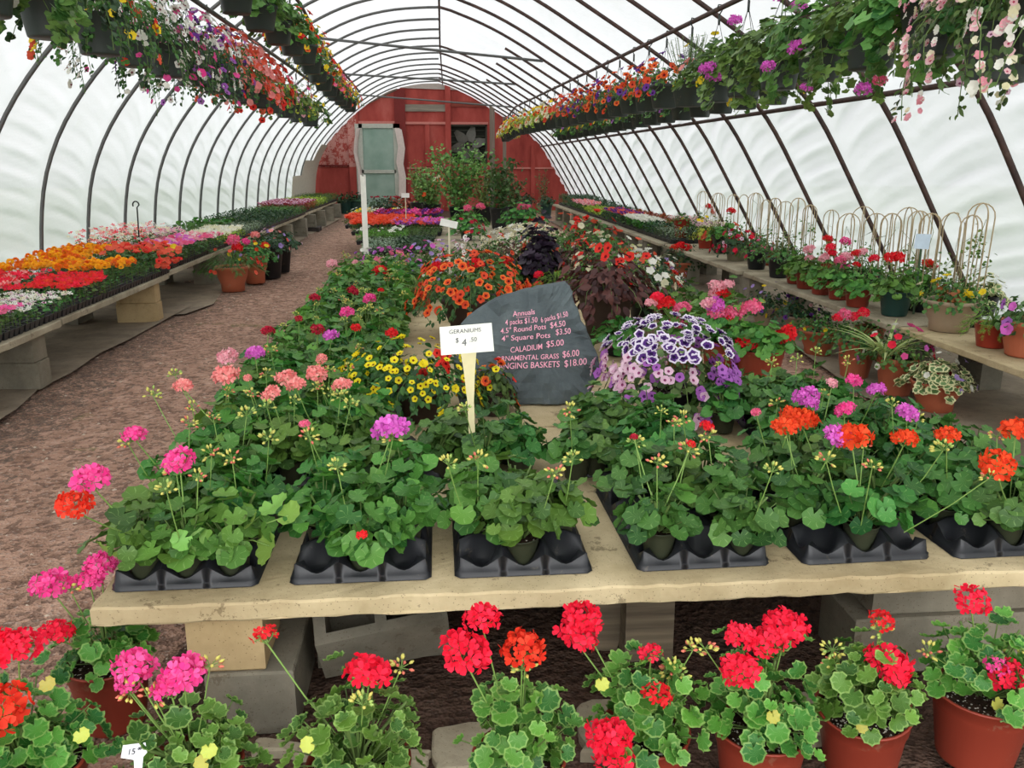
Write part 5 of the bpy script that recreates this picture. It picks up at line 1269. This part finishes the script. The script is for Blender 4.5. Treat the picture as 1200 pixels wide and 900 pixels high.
# ================================================================== left bench: flats of bedding plants
def lkind(y, f):
    """species, blooms, height, bloom size, kind, words, near"""
    if y < 6.1: return ('small', ['pink', 'magenta'], .13, .02, 'pet', 'hot pink blossoms') if f else ('small', ['red', 'salmon'], .14, .02, 'pet', 'red and salmon blossoms')
    if y < 6.75: return ('small', ['white', 'cream', 'white', 'pinkwhite'], .1, .015, 'star', 'tiny white blossoms') if f else ('small', ['redpink', 'red'], .14, .02, 'pet', 'red pink blossoms')
    if y < 7.65: return ('small', ['red', 'scarlet', 'red', 'redpink'], .13, .02, 'pet', 'red begonias') if f else ('small', ['redpink', 'salmon', 'red'], .15, .02, 'pet', 'mixed red begonias')
    if y < 8.3: return ('feather', ['marigold', 'marigold', 'marigoldor'], .18, .02, 'marig', 'yellow orange marigolds')
    if y < 8.62: return ('feather', [], .15, .02, 'marig', 'marigolds not yet in bloom') if f else ('feather', ['marigoldor', 'marigold'], .2, .02, 'marig', 'deep orange marigolds')
    if y < 9.6: return ('petunia', ['coralpet', 'coralpet', 'redpet'], .24, .032, 'disc', 'coral red petunias spilling over') if f else ('feather', ['marigold', 'marigold', 'marigoldor'], .2, .022, 'marig', 'bright marigolds')
    if y < 9.95: return ('small', ['yellow'], .16, .03, 'disc', 'yellow blossoms') if f else ('small', ['salmon', 'cream', 'redpink'], .28, .022, 'star', 'salmon spikes')
    if y < 11.3: return ('petunia', ['pink', 'violetpink', 'lightpink'], .17, .034, 'disc', 'pink petunias') if f else ('small', ['cream', 'salmon', 'white', 'redpink'], .3, .022, 'star', 'cream and salmon spikes')
    if y < 12.2: return ('small', ['lightpink', 'white', 'pink'], .15, .026, 'pet', 'pale pink blossoms') if f else ('small', ['pinkwhite', 'cream', 'lightpink'], .22, .026, 'star', 'pink and cream blossoms')
    if y < 13.6: return ('limeleaf', ['cream', 'white'], .14, .026, 'star', 'cream blossoms over yellow green leaves') if f else ('feather', [], .22, .02, 'star', 'feathery green seedlings')
    if y < 15: return ('silver', [], .14, .02, 'star', 'grey green foliage') if f else ('zonal', [], .2, .02, 'star', 'broad dark green leaves')
    if y < 18.5: return ('dark', [], .17, .02, 'star', 'dark green seedlings') if f else ('dark', [], .22, .02, 'star', 'tall dark green seedlings')
    if y < 20: return ('small', [], .18, .02, 'star', 'mid green seedlings')
    if y < 22.5: return ('coleus', ['deepred', 'pinkwhite'], .18, .022, 'pet', 'dusky red and mauve plants')
    if y < 24.5: return ('limeleaf', [], .2, .022, 'pet', 'lime yellow foliage')
    return ('feather', [], .22, .02, 'star', 'loose green foliage')
y = 4.9; i = 0; lab_count = {}
def flat_thing(x, y, kd, side, f, i, key, w=.55, d=.29):
    sp, bl, H, bs, kind, words = kd; far = y > 9.7
    k_ = (words, side, f); lab_count[k_] = lab_count.get(k_, 0) + 1
    where = ('front' if f else 'rear') + ' row, ' + side + ' bench'
    t = thing('bedding_flat', '%s flat of %s in %s' % (ORD[lab_count[k_]-1], words, where), 'tray of seedlings', (x, y, TZ+.002), 'bedding flats on the %s bench' % side)
    part('tray', flat_tray(w, d), t)
    n = {'feather': 210, 'dark': 150, 'zonal': 70}.get(sp, 190); v = i % 3
    part('foliage', flat_foliage(sp, w, d, H, n, v), t, (0, 0, .055))
    if bl:
        r = random.Random(i*7 + (1 if f else 0)); nb = 46 if kind == 'marig' else (84 if not far else 70)
        if bs > .03: nb = 30
        pts = []
        for q in range(nb):
            xx, yy_ = r.uniform(-w/2, w/2), r.uniform(-.01, d+.01)
            if bl[0] == 'coralpet' and r.random() < .4 and f: xx = w/2 + r.uniform(0, .12); zz = .055 + H*r.uniform(.1, .9)
            elif 'spikes' in words: zz = .055 + H*r.uniform(.5, 1.25)
            else: zz = .055 + H*r.uniform(.86, 1.1)
            pts.append((np.array([xx, yy_, zz]), rn(r, (.25, -.4, 1), .3)))
        if not far:
            for q, (p, nn) in enumerate(pts):
                c = bl[q % len(bl)]
                me = marig_mesh(c, q % 2) if kind == 'marig' else bloom_mesh(c, kind, q)
                part('bloom', me, t, p.tolist(), rot_to(nn, r.uniform(0, 6)), (1.5 if kind == 'marig' else bs*1.15)*r.uniform(.85, 1.25))
        else: part('blossoms', blossom_mesh(('lb', words, f, v), pts, bl, bs*1.15, kind), t, kind='stuff')
    return t
while y < 27:
    xo = -.0 if y < 9.4 else (-.07 if y < 13 else (-.12 if y < 20 else -.2))
    for f in (1, 0):
        flat_thing((-3.15 if f else -3.72) + (xo if f else xo*.4), y, lkind(y, f), 'left', f, i, None); i += 1
    y += .305
# ================================================================== right bench far part: flats
def rkind(y, f):
    if y < 12.9: return ('silver', [], .2, .02, 'star', 'grassy silver leaves') if f else ('small', ['pinkwhite', 'cream'], .22, .026, 'star', 'pale pink blossoms')
    if y < 14: return ('dark', [], .2, .02, 'star', 'dark green seedlings') if f else ('small', ['lightpink', 'white'], .22, .026, 'star', 'pink white blossoms')
    if y < 15.3: return ('zonal', ['white'], .16, .03, 'star', 'green plants with few white blossoms') if f else ('coleus', [], .2, .02, 'star', 'rusty leaved plants')
    if y < 17.5: return ('dark', ['coralpet', 'purplepet'], .17, .026, 'pet', 'deep green plants with dots of colour') if f else ('coleus', [], .18, .02, 'star', 'bronze leaved plants')
    if y < 19.6: return ('limeleaf', [], .16, .03, 'star', 'yellow green seedlings') if f else ('dark', [], .2, .02, 'star', 'dark seedlings')
    if y < 21.5: return ('small', ['palepink', 'lightpink', 'salmon'], .16, .04, 'pet', 'rosy blossoms') if f else ('dark', [], .25, .02, 'star', 'dark seedlings')
    return ('dark', [], .3, .03, 'star', 'tall dark green foliage')
y = 12.25
while y < 24.0:
    for f in (1, 0):
        flat_thing(3.36+.2 if f else 4.0-.02, y, rkind(y, f), 'right', f, i, None, .42); i += 1
    y += .305
# ================================================================== big pots standing beside the left bench
def gp(px, pyb, w, sp, H, lab, bl, pot, rt, ph, nb=30, bs=.03, n=160, z=0.0, heads=(), kind='disc', droop=.05, lsc=1.0, cat='potted flowers', y_add=0, name='flowering_pot', R0=None):
    return mound(px, pyb, w, sp, H, lab, bl, pot, rt, ph, n, z, droop, bs, kind, nb, True, heads, cat, None, lsc, name, R0=R0, y_add=y_add)
gp(274, 344, 70, 'feather', .26, 'wide terracotta bowl of mixed flowers beside the left bench', ['redpet', 'coralpet'], ('terrac', 'bowl'), .215, .32, 16, .03, 200, heads=[(273, 281, 'pink', 1.8), (278, 290, 'red', 1.6), (288, 283, 'magenta', 1.1)], lsc=1.4)
gp(300, 334, 50, 'small', .24, 'second terracotta pot of mixed flowers beside the left bench', ['yellow', 'lavender', 'orangered'], ('terrac', 'bowl'), .19, .38, 16, .03, 200, heads=[(310, 288, 'scarlet', 1.5), (299, 275, 'salmon', 1.4)], lsc=1.4)
gp(316, 328, 46, 'dark', .22, 'black square pot of orange and dark flowers beside the left bench', ['coralpet', 'salmon', 'lavender'], ('black', 'square'), .19, .46, 16, .035, 160, lsc=1.5)
gp(328, 321, 46, 'dark', .2, 'farther black square pot of pale trailing flowers beside the left bench', ['lavender', 'pinkwhite'], ('black', 'square'), .19, .46, 18, .028, 160, lsc=1.5)
g = G(); g.box((-.3, -.25, 0), (.3, .25, .09)); a = atz(362, 272, 0)
single('wooden_block', slab_mesh(-.32, .32, -.3, .3, 0, .1, plain((48, 40, 36), .8), 91), 'low dark slab on the path beside the far left bench', 'block', (a[0]-.1, a[1]+.4, .0))
# bent iron hook leaning by the left film
a = (-3.97, 10.4, TZ); g = G(); b0 = aty(160, 262, 10.4); tp = aty(159, 238, 10.4)
pts = [(b0[0], 10.4, TZ+.02), (tp[0]+.01, 10.4, tp[2]-.05)] + [(tp[0] + .035*math.cos(t_), 10.4, tp[2] - .02 + .04*math.sin(t_)) for t_ in np.linspace(0, PI*1.15, 9)]
g.tube(pts, .008, 6); single('iron_hook', g.mesh('hook', plain((40, 42, 40), .5, .5)), 'dark bent iron hook standing among the salmon spikes by the left film', 'hook')
# ================================================================== right bench: single pots
TB = TZ
t = gp(1110, 394, 78, 'small', .16, 'large beige bowl of orange coleus and yellow blossoms on the right bench', ['yellow', 'yellow', 'cream'], ('beige', 'bowl'), .195, .22, 8, .028, 160, z=TB, lsc=1.1)
part('coleus_leaves', foliage('coleus', .1, .13, 40, 1, 0, 1.1), t, w2l(t, (t.location.x-.06, t.location.y-.08, t.location.z+.21)), label='orange brown coleus leaves')
for i in range(7): part('bloom', bloom_mesh('yellow', 'disc', i), t, w2l(t, (t.location.x + R.uniform(-.02, .2), t.location.y - R.uniform(.1, .19), t.location.z + .25 + R.uniform(0, .05))), (.9, 0, R.uniform(0, 6)), .026)
blooms_on(t, [(np.array([R.uniform(-.15, .15), R.uniform(-.1, .15), .42 + R.uniform(0, .06)]), (0, 0, 1)) for _ in range(7)], 'white', .02, 'star')
gp(1160, 411, 62, 'parsley', .13, 'red plastic pot of bright green foliage beside the beige bowl', [], ('red', 'round'), .112, .15, 0, .02, 150, z=TB, cat='potted plant', lsc=.9)
gp(1200, 424, 70, 'petunia', .16, 'terracotta pot of pink violet petunias cut off at the right edge', ['violetpink', 'violetpink', 'lilaccal'], ('terrac', 'ribbed'), .15, .22, 16, .035, 120, z=TB)
gp(1150, 372, 50, 'cream', .16, 'dark leaved pot with orange coleus behind the red pot', ['white'], ('black', 'round'), .11, .15, 5, .02, 80, z=TB, cat='potted plant')
gp(1047, 373, 56, 'zonalbright', .2, 'dark green pot of red geranium on the right bench', [], ('green', 'round'), .122, .19, z=TB, n=80, heads=[(1043, 302, 'red', 1.1), (1052, 301, 'red', 1.2)], name='potted_geranium', cat='potted plant')
gp(1070, 366, 46, 'zonalbright', .2, 'second dark green pot partly behind the first on the right bench', [], ('green', 'round'), .118, .19, z=TB, n=80, heads=[(1088, 309, 'scarlet', 1.1), (1093, 312, 'red', .9)], name='potted_geranium', cat='potted plant')
RH = [(1004, 362, 56, 'nearest', [(1003, 297, 'red', .9), (1010, 296, 'lightpink', 1.0), (1024, 303, 'redpink', 1.0), (1004, 310, 'red', .7)]), (982, 353, 44, 'second', [(985, 305, 'pink', 1.2), (992, 301, 'lightpink', 1.2), (990, 312, 'magenta', .8)]), (962, 347, 42, 'third', [(966, 302, 'lightpink', 1.1), (973, 290, 'redpink', 1.1), (975, 297, 'redpink', .9), (991, 283, 'magenta', 1.1)]), (944, 340, 40, 'fourth', [(948, 292, 'lightpink', 1.1), (949, 303, 'lightpink', 1.0), (970, 280, 'red', 1.1)]), (932, 334, 34, 'fifth', [])]
for px, pyb, w_, nm, hd in RH:
    gp(px, pyb, w_, 'zonalbright', .16, '%s of the row of red brown pots of pink geraniums on the right bench' % nm, [], ('plast', 'round'), .11 if px > 990 else .105, .15, z=TB, n=80, heads=hd, name='potted_geranium', cat='potted plant', lsc=.95)
gp(912, 327, 44, 'small', .14, 'black nursery pot with bamboo hoops left of the red brown pots', [], ('black', 'round'), .118, .19, z=TB, n=60, cat='potted plant')
gp(886, 317, 44, 'small', .15, 'second black nursery pot from the red brown row', ['crimson', 'pink'], ('black', 'round'), .118, .18, 8, .03, z=TB, n=90)
gp(862, 307, 50, 'dark', .18, 'tan pot of crimson flowers on the right bench', ['crimson', 'redpink', 'pinkwhite', 'crimson'], ('tan', 'round'), .13, .17, 34, .03, z=TB, n=150, droop=.08, lsc=1.2)
gp(846, 298, 40, 'zonalbright', .16, 'black square pot with salmon flowers on the right bench', ['coralpet'], ('black', 'square'), .14, .23, 8, .045, z=TB, n=90, heads=[(857, 233+14, 'red', 1.2)], lsc=1.2)
gp(826, 292, 30, 'limeleaf', .14, 'red pot of lime leaves behind the square black pot', [], ('red', 'round'), .11, .19, z=TB, n=110, cat='potted plant')
gp(820, 284, 50, 'small', .16, 'dark planter with yellow green foliage at the back of the right bench', ['yellow', 'limey'][:1], ('black', 'square'), .17, .2, 12, .03, z=TB, n=120, lsc=1.2)
gp(812, 280, 44, 'zonal', .2, 'green planter holding tall red headed geraniums', [], ('green', 'square'), .15, .18, z=TB, n=90, heads=[(838, 247, 'red', 1.5), (850, 249, 'red', 1.4), (831, 242, 'red', 1.2), (832, 242, 'magenta', 1.0), (865, 250, 'red', 1.2)], name='potted_geranium', cat='potted plant')
gp(798, 283, 22, 'small', .1, 'tall narrow red pot at the end of the single pots on the right bench', [], ('red', 'round'), .12, .32, z=TB, n=40, cat='potted plant')
gp(812, 270, 40, 'zonal', .2, 'terracotta window box with foliage and a magenta head', [], ('terrac', 'square'), .17, .17, z=TB, n=120, heads=[(831, 243, 'magenta', 1.4)], cat='potted plant')
# bamboo hoop trellises on pots along the rear of the right bench
CANE = plain((186, 166, 132), .6); n_c = 0
CN = [(1140, 252, 28), (1078, 247, 24), (1028, 250, 26), (950, 240, 16), (860, 228, 14), (1152, 238, 30), (1118, 249, 34), (1092, 250, 26), (1066, 243, 30), (1046, 250, 26), (1013, 242, 26), (996, 250, 26), (975, 246, 18), (936, 232, 20), (921, 236, 18), (909, 232, 16), (898, 234, 14), (886, 226, 18), (872, 228, 16), (842, 226, 16), (824, 224, 14)]
for i, (px, pt, w_) in enumerate(CN):
    x = 3.98 if i % 2 == 0 else 3.8
    d = ray(px, pt); t_ = x/d[0]; y = d[1]*t_; top = CH + d[2]*t_; Rr = w_/2*y/1000
    t = potted('trellised_pot', '%s pot with bent bamboo hoops from the right along the back of the right bench' % ORD[i], 'potted plant', (x, y, TZ+.003), ('black', 'round') if i % 3 else ('plast', 'round'), .1, .15, 'small', .1, .16, 60, i % 3, 'bamboo hoop trellises on the right bench')
    for q in range(3 if i % 2 else 2):
        a = q*PI/(3 if i % 2 else 2) + .3 + i; h_ = top - TZ - .003; g = G()
        pts = [(math.cos(a)*Rr*.8*s_, math.sin(a)*Rr*.8*s_, .1) for s_ in (-1,)] + [(math.cos(a)*Rr*c_, math.sin(a)*Rr*c_, h_ - Rr*1.1 + Rr*1.1*s2) for c_, s2 in [(-math.cos(k_*PI/8), math.sin(k_*PI/8)) for k_ in range(9)]] + [(math.cos(a)*Rr*.8, math.sin(a)*Rr*.8, .1)]
        g.tube(pts, .0048, 5); part('bamboo_hoop', g.mesh('bamboo_hoop', CANE), t)
    g = G(); r = random.Random(i)
    pv = [(0, 0, .15)] + [(r.uniform(-Rr, Rr)*.9, r.uniform(-Rr, Rr)*.5, .15 + (top-TZ-.2)*k_/7*r.uniform(.6, 1)) for k_ in range(1, 8)]; g.tube(pv, .002, 4, 1, False)
    for k_ in range(60): b_ = pv[r.randint(0, 6 if i in (0, 3, 5) else 3)]; g.inst(OV[0], (b_[0] + r.gauss(0, .03), b_[1] + r.gauss(0, .03), b_[2] + r.gauss(0, .05)), rn(r, (0, -.3, .7), .5), r.uniform(0, 6), .028)
    part('vine', g.mesh('vine', [leafmat((70, 104, 50), (130, 158, 84), 'plain'), STALK2]), t)
cc_ = aty(1081, 282, 6.6)
card(1081, 283, 19, 18, 6.3, 'pale blue card sign among the bamboo hoops on the right bench', .05, TZ, (206, 222, 238), (60, 84, 56))
# ================================================================== pots on the ground along the right bench
gp(1000, 447, 84, 'small', .2, 'ribbed terracotta pot with spider plant and pink red flowers', ['magenta', 'redpink'], ('terrac', 'ribbed'), .135, .28, 0, .03, 200, heads=[(990, 368, 'pink', 1.1), (1000, 371, 'redpink', 1.0), (1012, 366, 'redpink', 1.0), (982, 372, 'redpink', .9)])
tt = gp(1047, 468, 86, 'small', .2, 'ribbed terracotta pot with magenta and violet blooms and striped grass', ['magenta', 'redpink', 'violetpink', 'white'], ('terrac', 'ribbed'), .135, .27, 30, .03, 200)
part('striped_grass', foliage('vargrass', .2, .34, 36, 1), tt, w2l(tt, (tt.location.x-.1, tt.location.y, .27)), label='cream striped grass')
tt = gp(1093, 489, 80, 'cream', .16, 'wide terracotta bowl with silvery ivy and coleus nearest along the right path', ['lavender', 'white', 'white'], ('terrac', 'bowl'), .17, .2, 16, .022, 130)
part('coleus_leaves', foliage('coleus', .07, .12, 22, 2, 0, 1.0), tt, (0, 0, .22), label='orange coleus leaves')
t = gp(957, 421, 76, 'small', .16, 'terracotta bowl of green plants and a yellow flower along the right path', ['yellow'], ('terrac', 'bowl'), .165, .22, 3, .022, 150); g = G()
gp(896, 387, 60, 'dark', .2, 'beige pot of dark violets standing on the ground by the right path', ['purplepet', 'yellow', 'lavender'], ('beige', 'bowl'), .15, .22, 20, .026, 150)
gp(936, 402, 66, 'dark', .2, 'beige bowl of dark pansies behind the green plants along the right path', ['purplepet', 'yellow', 'palepink'], ('beige', 'bowl'), .16, .18, 16, .026, 150, y_add=.25)
gp(797, 335, 60, 'dark', .3, 'terracotta bowl of red geranium halfway down the right path', [], ('terrac', 'bowl'), .2, .3, n=140, heads=[(797, 288, 'red', 1.6), (804, 290, 'red', 1.5), (824, 299, 'red', 1.4), (790, 290, 'scarlet', 1.3)], lsc=1.2)
gp(1015, 430, 70, 'vargrass', .3, 'pot of pale striped grass between the ribbed pots', [], ('terrac', 'ribbed'), .12, .25, z=0, n=34, cat='potted plant', y_add=.3)
gp(1180, 360, 40, 'small', .14, 'small pot with white daisies at the back near the right edge', ['white'], ('black', 'round'), .11, .15, 8, .02, 80, z=TB)
# ================================================================== hanging baskets
def bar_at(B, y):
    P_ = np.array(B); return float(np.interp(y, P_[:, 1], P_[:, 0])), float(np.interp(y, P_[:, 1], P_[:, 2]))
WIRE = plain((60, 64, 62), .5, .3)
hc = {}
def basket(B, y, drop, sp, bl, lab, Rr=.24, H=.2, n=170, droop=.2, nb=40, bs=.026, kind='disc', rt=.13, ph=.2, heads=(), group='hanging baskets', near=True, lsc=1.0, sq=False, dn=0, dcol=()):
    x, zb = bar_at(B, y); z = zb - drop
    n = int(n*2.2)
    t = potted('hanging_basket', lab, 'hanging basket', (x, y, z), ('hang', 'square' if sq else 'round'), rt, ph, sp, Rr, H, n, (sd := R.randint(0, 2)), group, droop=droop, lsc=lsc*.86)
    g = G(); L = drop - .0
    for k_ in range(4):
        a = PI/2*k_; g.tube([(rt*.98*math.cos(a), rt*.98*math.sin(a), ph-.01), (.006*math.cos(a), .006*math.sin(a), L-.1)], .0022, 4, 0, False)
    part('wire_hanger', g.mesh('wires', WIRE), t)
    g = G(); g.tube([(0, 0, L-.11), (0, 0, L-.04)], .009, 6); g.tube([(0, 0, L-.04), (0, .024, L-.01), (0, .012, L+.026), (0, -.014, L+.024), (0, -.024, L)], .005, 6); part('hook', M(('hook', round(L, 3)), lambda: g.mesh('hook', WIRE)), t)
    if bl:
        pts = [(p + np.array([0, 0, ph*.93]), q) for p, q in dome_pts(R, Rr, H*1.05, nb, droop, -.2, seed=sd)]
        if near: blooms_on(t, pts, bl, bs, kind)
        else: part('blossoms', blossom_mesh(('hb', tuple(bl), nb, round(Rr, 2), kind, int(y) % 3), pts, bl, bs, kind), t)
    if dn: dense(t, Rr, H, ph, 0 if bl else 100, dn, dcol, bs, droop)
    for (dx, dy, dz, c, s_) in heads: add_head(t, w2l(t, (x+dx, y+dy, z+ph+dz)), c, s_, base=(0, 0, ph))
    return t
# left lower row
LB = [(3.75, 'ivy', ['salmon'], 'leafy basket with a salmon head at the upper left corner of the photo', dict(Rr=.32, H=.3, n=360, droop=.25, nb=3, heads=[(.15, -.12, .02, 'salmon', 1.1), (-.25, -.1, -.05, 'pink', .8)], lsc=1.3)),
 (4.35, 'dark', ['redpet', 'salmon', 'white'], 'dark leafy basket with red and white blooms, second in the left lower row', dict(Rr=.3, H=.28, n=360, nb=20, droop=.28, lsc=1.2)),
 (4.95, 'small', ['yellow', 'redpet', 'yellow', 'coralpet'], 'left basket topped with yellow daisies and red blooms', dict(Rr=.28, H=.36, nb=46, droop=.28, bs=.03, n=380)),
 (5.5, 'calib', ['whitecal', 'white', 'magenta', 'whitecal'], 'left basket trailing white blossoms with a magenta bloom', dict(Rr=.3, H=.26, nb=80, droop=.4, n=380, bs=.022, dn=110, dcol=('whitecal', 'white'))),
 (6.1, 'dark', ['magenta', 'whitecal', 'purplepet'], 'left basket of magenta and purple petunias trailing low', dict(Rr=.28, H=.24, nb=50, droop=.35, n=340, bs=.028, dn=70, dcol=('magenta', 'whitecal'))),
 (6.7, 'calib', ['whitecal', 'lilaccal', 'magenta', 'white'], 'left basket mixing white lilac and magenta', dict(Rr=.28, H=.26, nb=70, droop=.4, n=340, bs=.026, dn=110, dcol=('whitecal', 'lilaccal', 'white'))),
 (7.3, 'dark', ['purplepet', 'whitecal', 'lilaccal', 'redpet'], 'left basket mixing dark purple and white', dict(Rr=.26, H=.28, nb=60, droop=.3, n=260)),
 (7.9, 'small', ['coralpet', 'salmon', 'coralpet'], 'first of the left baskets full of coral petunias', dict(Rr=.28, H=.3, nb=90, droop=.2, bs=.034, dn=60, dcol=('coralpet', 'salmon'))),
 (8.5, 'small', ['coralpet', 'salmon'], 'second of the left baskets full of coral petunias', dict(Rr=.28, H=.26, nb=90, droop=.25, bs=.034, dn=60, dcol=('coralpet', 'salmon'))),
 (9.1, 'small', ['coralpet', 'redpet'], 'third of the left baskets full of coral petunias', dict(Rr=.28, H=.24, nb=90, droop=.3, bs=.034, dn=60, dcol=('coralpet', 'redpet'))),
 (9.8, 'limeleaf', ['pinkwhite', 'pink'], 'left basket of lime leaves with pink blossoms after the coral ones', dict(Rr=.26, H=.22, nb=30, droop=.2)),
 (10.6, 'ivy', ['coralpet', 'lightpink'], 'left basket with coral and pale pink blossoms, third from the far end', dict(Rr=.26, H=.22, nb=50, droop=.2)),
 (11.5, 'limeleaf', ['cream', 'magenta'], 'left basket of pale green leaves, second from the far end', dict(Rr=.25, H=.2, nb=30)),
 (12.5, 'ivy', ['yellow'], 'last small green basket of the left lower row', dict(Rr=.25, H=.2, nb=14))]
for (y, sp, bl, lab, kw) in LB: basket(BAR_B, y, .62, sp, bl, lab, group='left lower row of hanging baskets', **kw)
# left upper row, seen from below
for i, y in enumerate([5.05, 5.95, 6.8, 7.65, 8.5, 9.3, 10.1, 10.9, 11.7, 12.6, 13.5, 14.4, 15.4, 16.4, 17.4]):
    c = ['redpet', 'orangecal', 'yellow'] if i > 4 else ([] if i != 3 else [])
    if i > 9: c = ['coralpet', 'pink', 'yellow']
    basket(BAR_C, y, .6, 'ivy' if i < 6 else 'small', c, '%s basket %s in the left upper row seen from below' % (ORD[i], 'of plain green leaves' if not c else 'of orange and red blossoms' if i < 10 else 'of coral and pink blossoms'), Rr=.22, H=.26, n=150, droop=.12, nb=34, bs=.034, rt=.135, ph=.2, group='left upper row of hanging baskets', lsc=1.15, sq=True)
# right row
RA = [(2.85, 'calib', ['whitecal', 'white'], 'white flowered basket at the upper right corner', dict(drop=.74, Rr=.26, H=.25, nb=80, droop=.35, bs=.022)),
 (3.15, 'calib', ['pinkwhite', 'palepink', 'cream', 'palepink'], 'basket overflowing with small pink and white blossoms at the upper right', dict(drop=.78, Rr=.31, H=.3, nb=100, droop=.34, n=420, bs=.0165, dn=620, dcol=('palepink', 'cream', 'lightpink', 'white'))),
 (3.62, 'ivy', [], 'dark leafy basket left of the pink and white one', dict(Rr=.26, H=.28, n=220, lsc=1.3, droop=.25, heads=[(.0, -.2, .22, 'lavender', .7)])),
 (4.12, 'ivy', ['white'], 'ivy geranium basket with red heads high on its left', dict(Rr=.28, H=.26, n=220, nb=4, droop=.35, heads=[(-.28, 0, .26, 'scarlet', 1.0), (-.2, .0, .3, 'red', 1.1), (-.12, 0, .33, 'red', .9), (.04, -.2, .02, 'violetpink', .9), (-.12, -.2, -.3, 'violetpink', .8), (-.05, -.2, -.26, 'pink', .7)])),
 (4.68, 'ivy', [], 'ivy geranium basket with two violet heads hanging low', dict(Rr=.28, H=.26, n=230, droop=.3, heads=[(-.2, -.15, -.05, 'violetpink', 1.0), (-.33, -.12, -.14, 'violetpink', .8), (-.15, -.2, -.25, 'violetpink', .7)])),
 (5.25, 'ivy', [], 'ivy geranium basket topped by a tall violet head', dict(Rr=.26, H=.26, n=230, droop=.35, heads=[(-.05, -.1, .32, 'violetpink', 1.4), (.05, -.1, .25, 'violetpink', 1.0)])),
 (5.86, 'ivy', [], 'ivy geranium basket with violet heads on both sides', dict(Rr=.26, H=.2, n=220, droop=.3, heads=[(-.28, -.1, -.03, 'violetpink', 1.2), (-.24, -.1, -.08, 'violetpink', 1.1), (-.1, -.05, .27, 'violetpink', 1.0)])),
 (6.45, 'ivy', ['yellow', 'yellow', 'salmon'], 'right basket with yellow flowers on top', dict(Rr=.24, H=.25, nb=9, bs=.03, droop=.1)),
 (7.1, 'rosemary', [], 'right basket of upright dark rosemary sprigs', dict(Rr=.22, H=.36, n=360, droop=0, sq=True))]
for (y, sp, bl, lab, kw) in RA: basket(BAR_A, y, kw.pop('drop', .64), sp, bl, lab, group='right upper row of hanging baskets', **kw)
y = 7.85; i = 0
while y < 26:
    sp, bl, wd = ('small', ['orangecal', 'coralcal', 'orangecal', 'purplepet'], 'orange and purple blossoms') if y < 12.5 else (('rosemary', ['coralpet'], 'thin upright sprigs') if 12.5 <= y < 14 else (('limeleaf', ['yellow', 'cream', 'orangecal'], 'yellow and orange blossoms') if y < 19 else ('limeleaf', ['yellow', 'coralpet', 'white'], 'pale mixed blossoms')))
    key = wd; hc[key] = hc.get(key, 0) + 1
    basket(BAR_A, y, .62, sp, bl, '%s basket of %s in the right upper row' % (ORD[hc[key]-1], wd), Rr=.23, H=.22, n=120, droop=.14, nb=44 if y < 13 else 26, bs=.034 if y < 13 else .04, rt=.13, ph=.2, group='right upper row of hanging baskets', sq=True, near=y < 13)
    y += .62 if y < 13 else .8; i += 1
y = 7.2; i = 0
while y < 19.5:
    bl = [['yellow', 'lilaccal'], ['coralpet', 'yellow'], ['yellow', 'cream'], ['redpet', 'yellow']][i % 4]
    basket(BAR_D, y, .6, 'ivy' if i % 2 else 'dark', bl, '%s basket of the right lower row nearest the film' % ORD[i], Rr=.22, H=.16, n=120, droop=.14, nb=12, bs=.034, rt=.13, ph=.2, group='right lower row of hanging baskets', sq=True)
    y += .68; i += 1
# spare hooks left on the bars
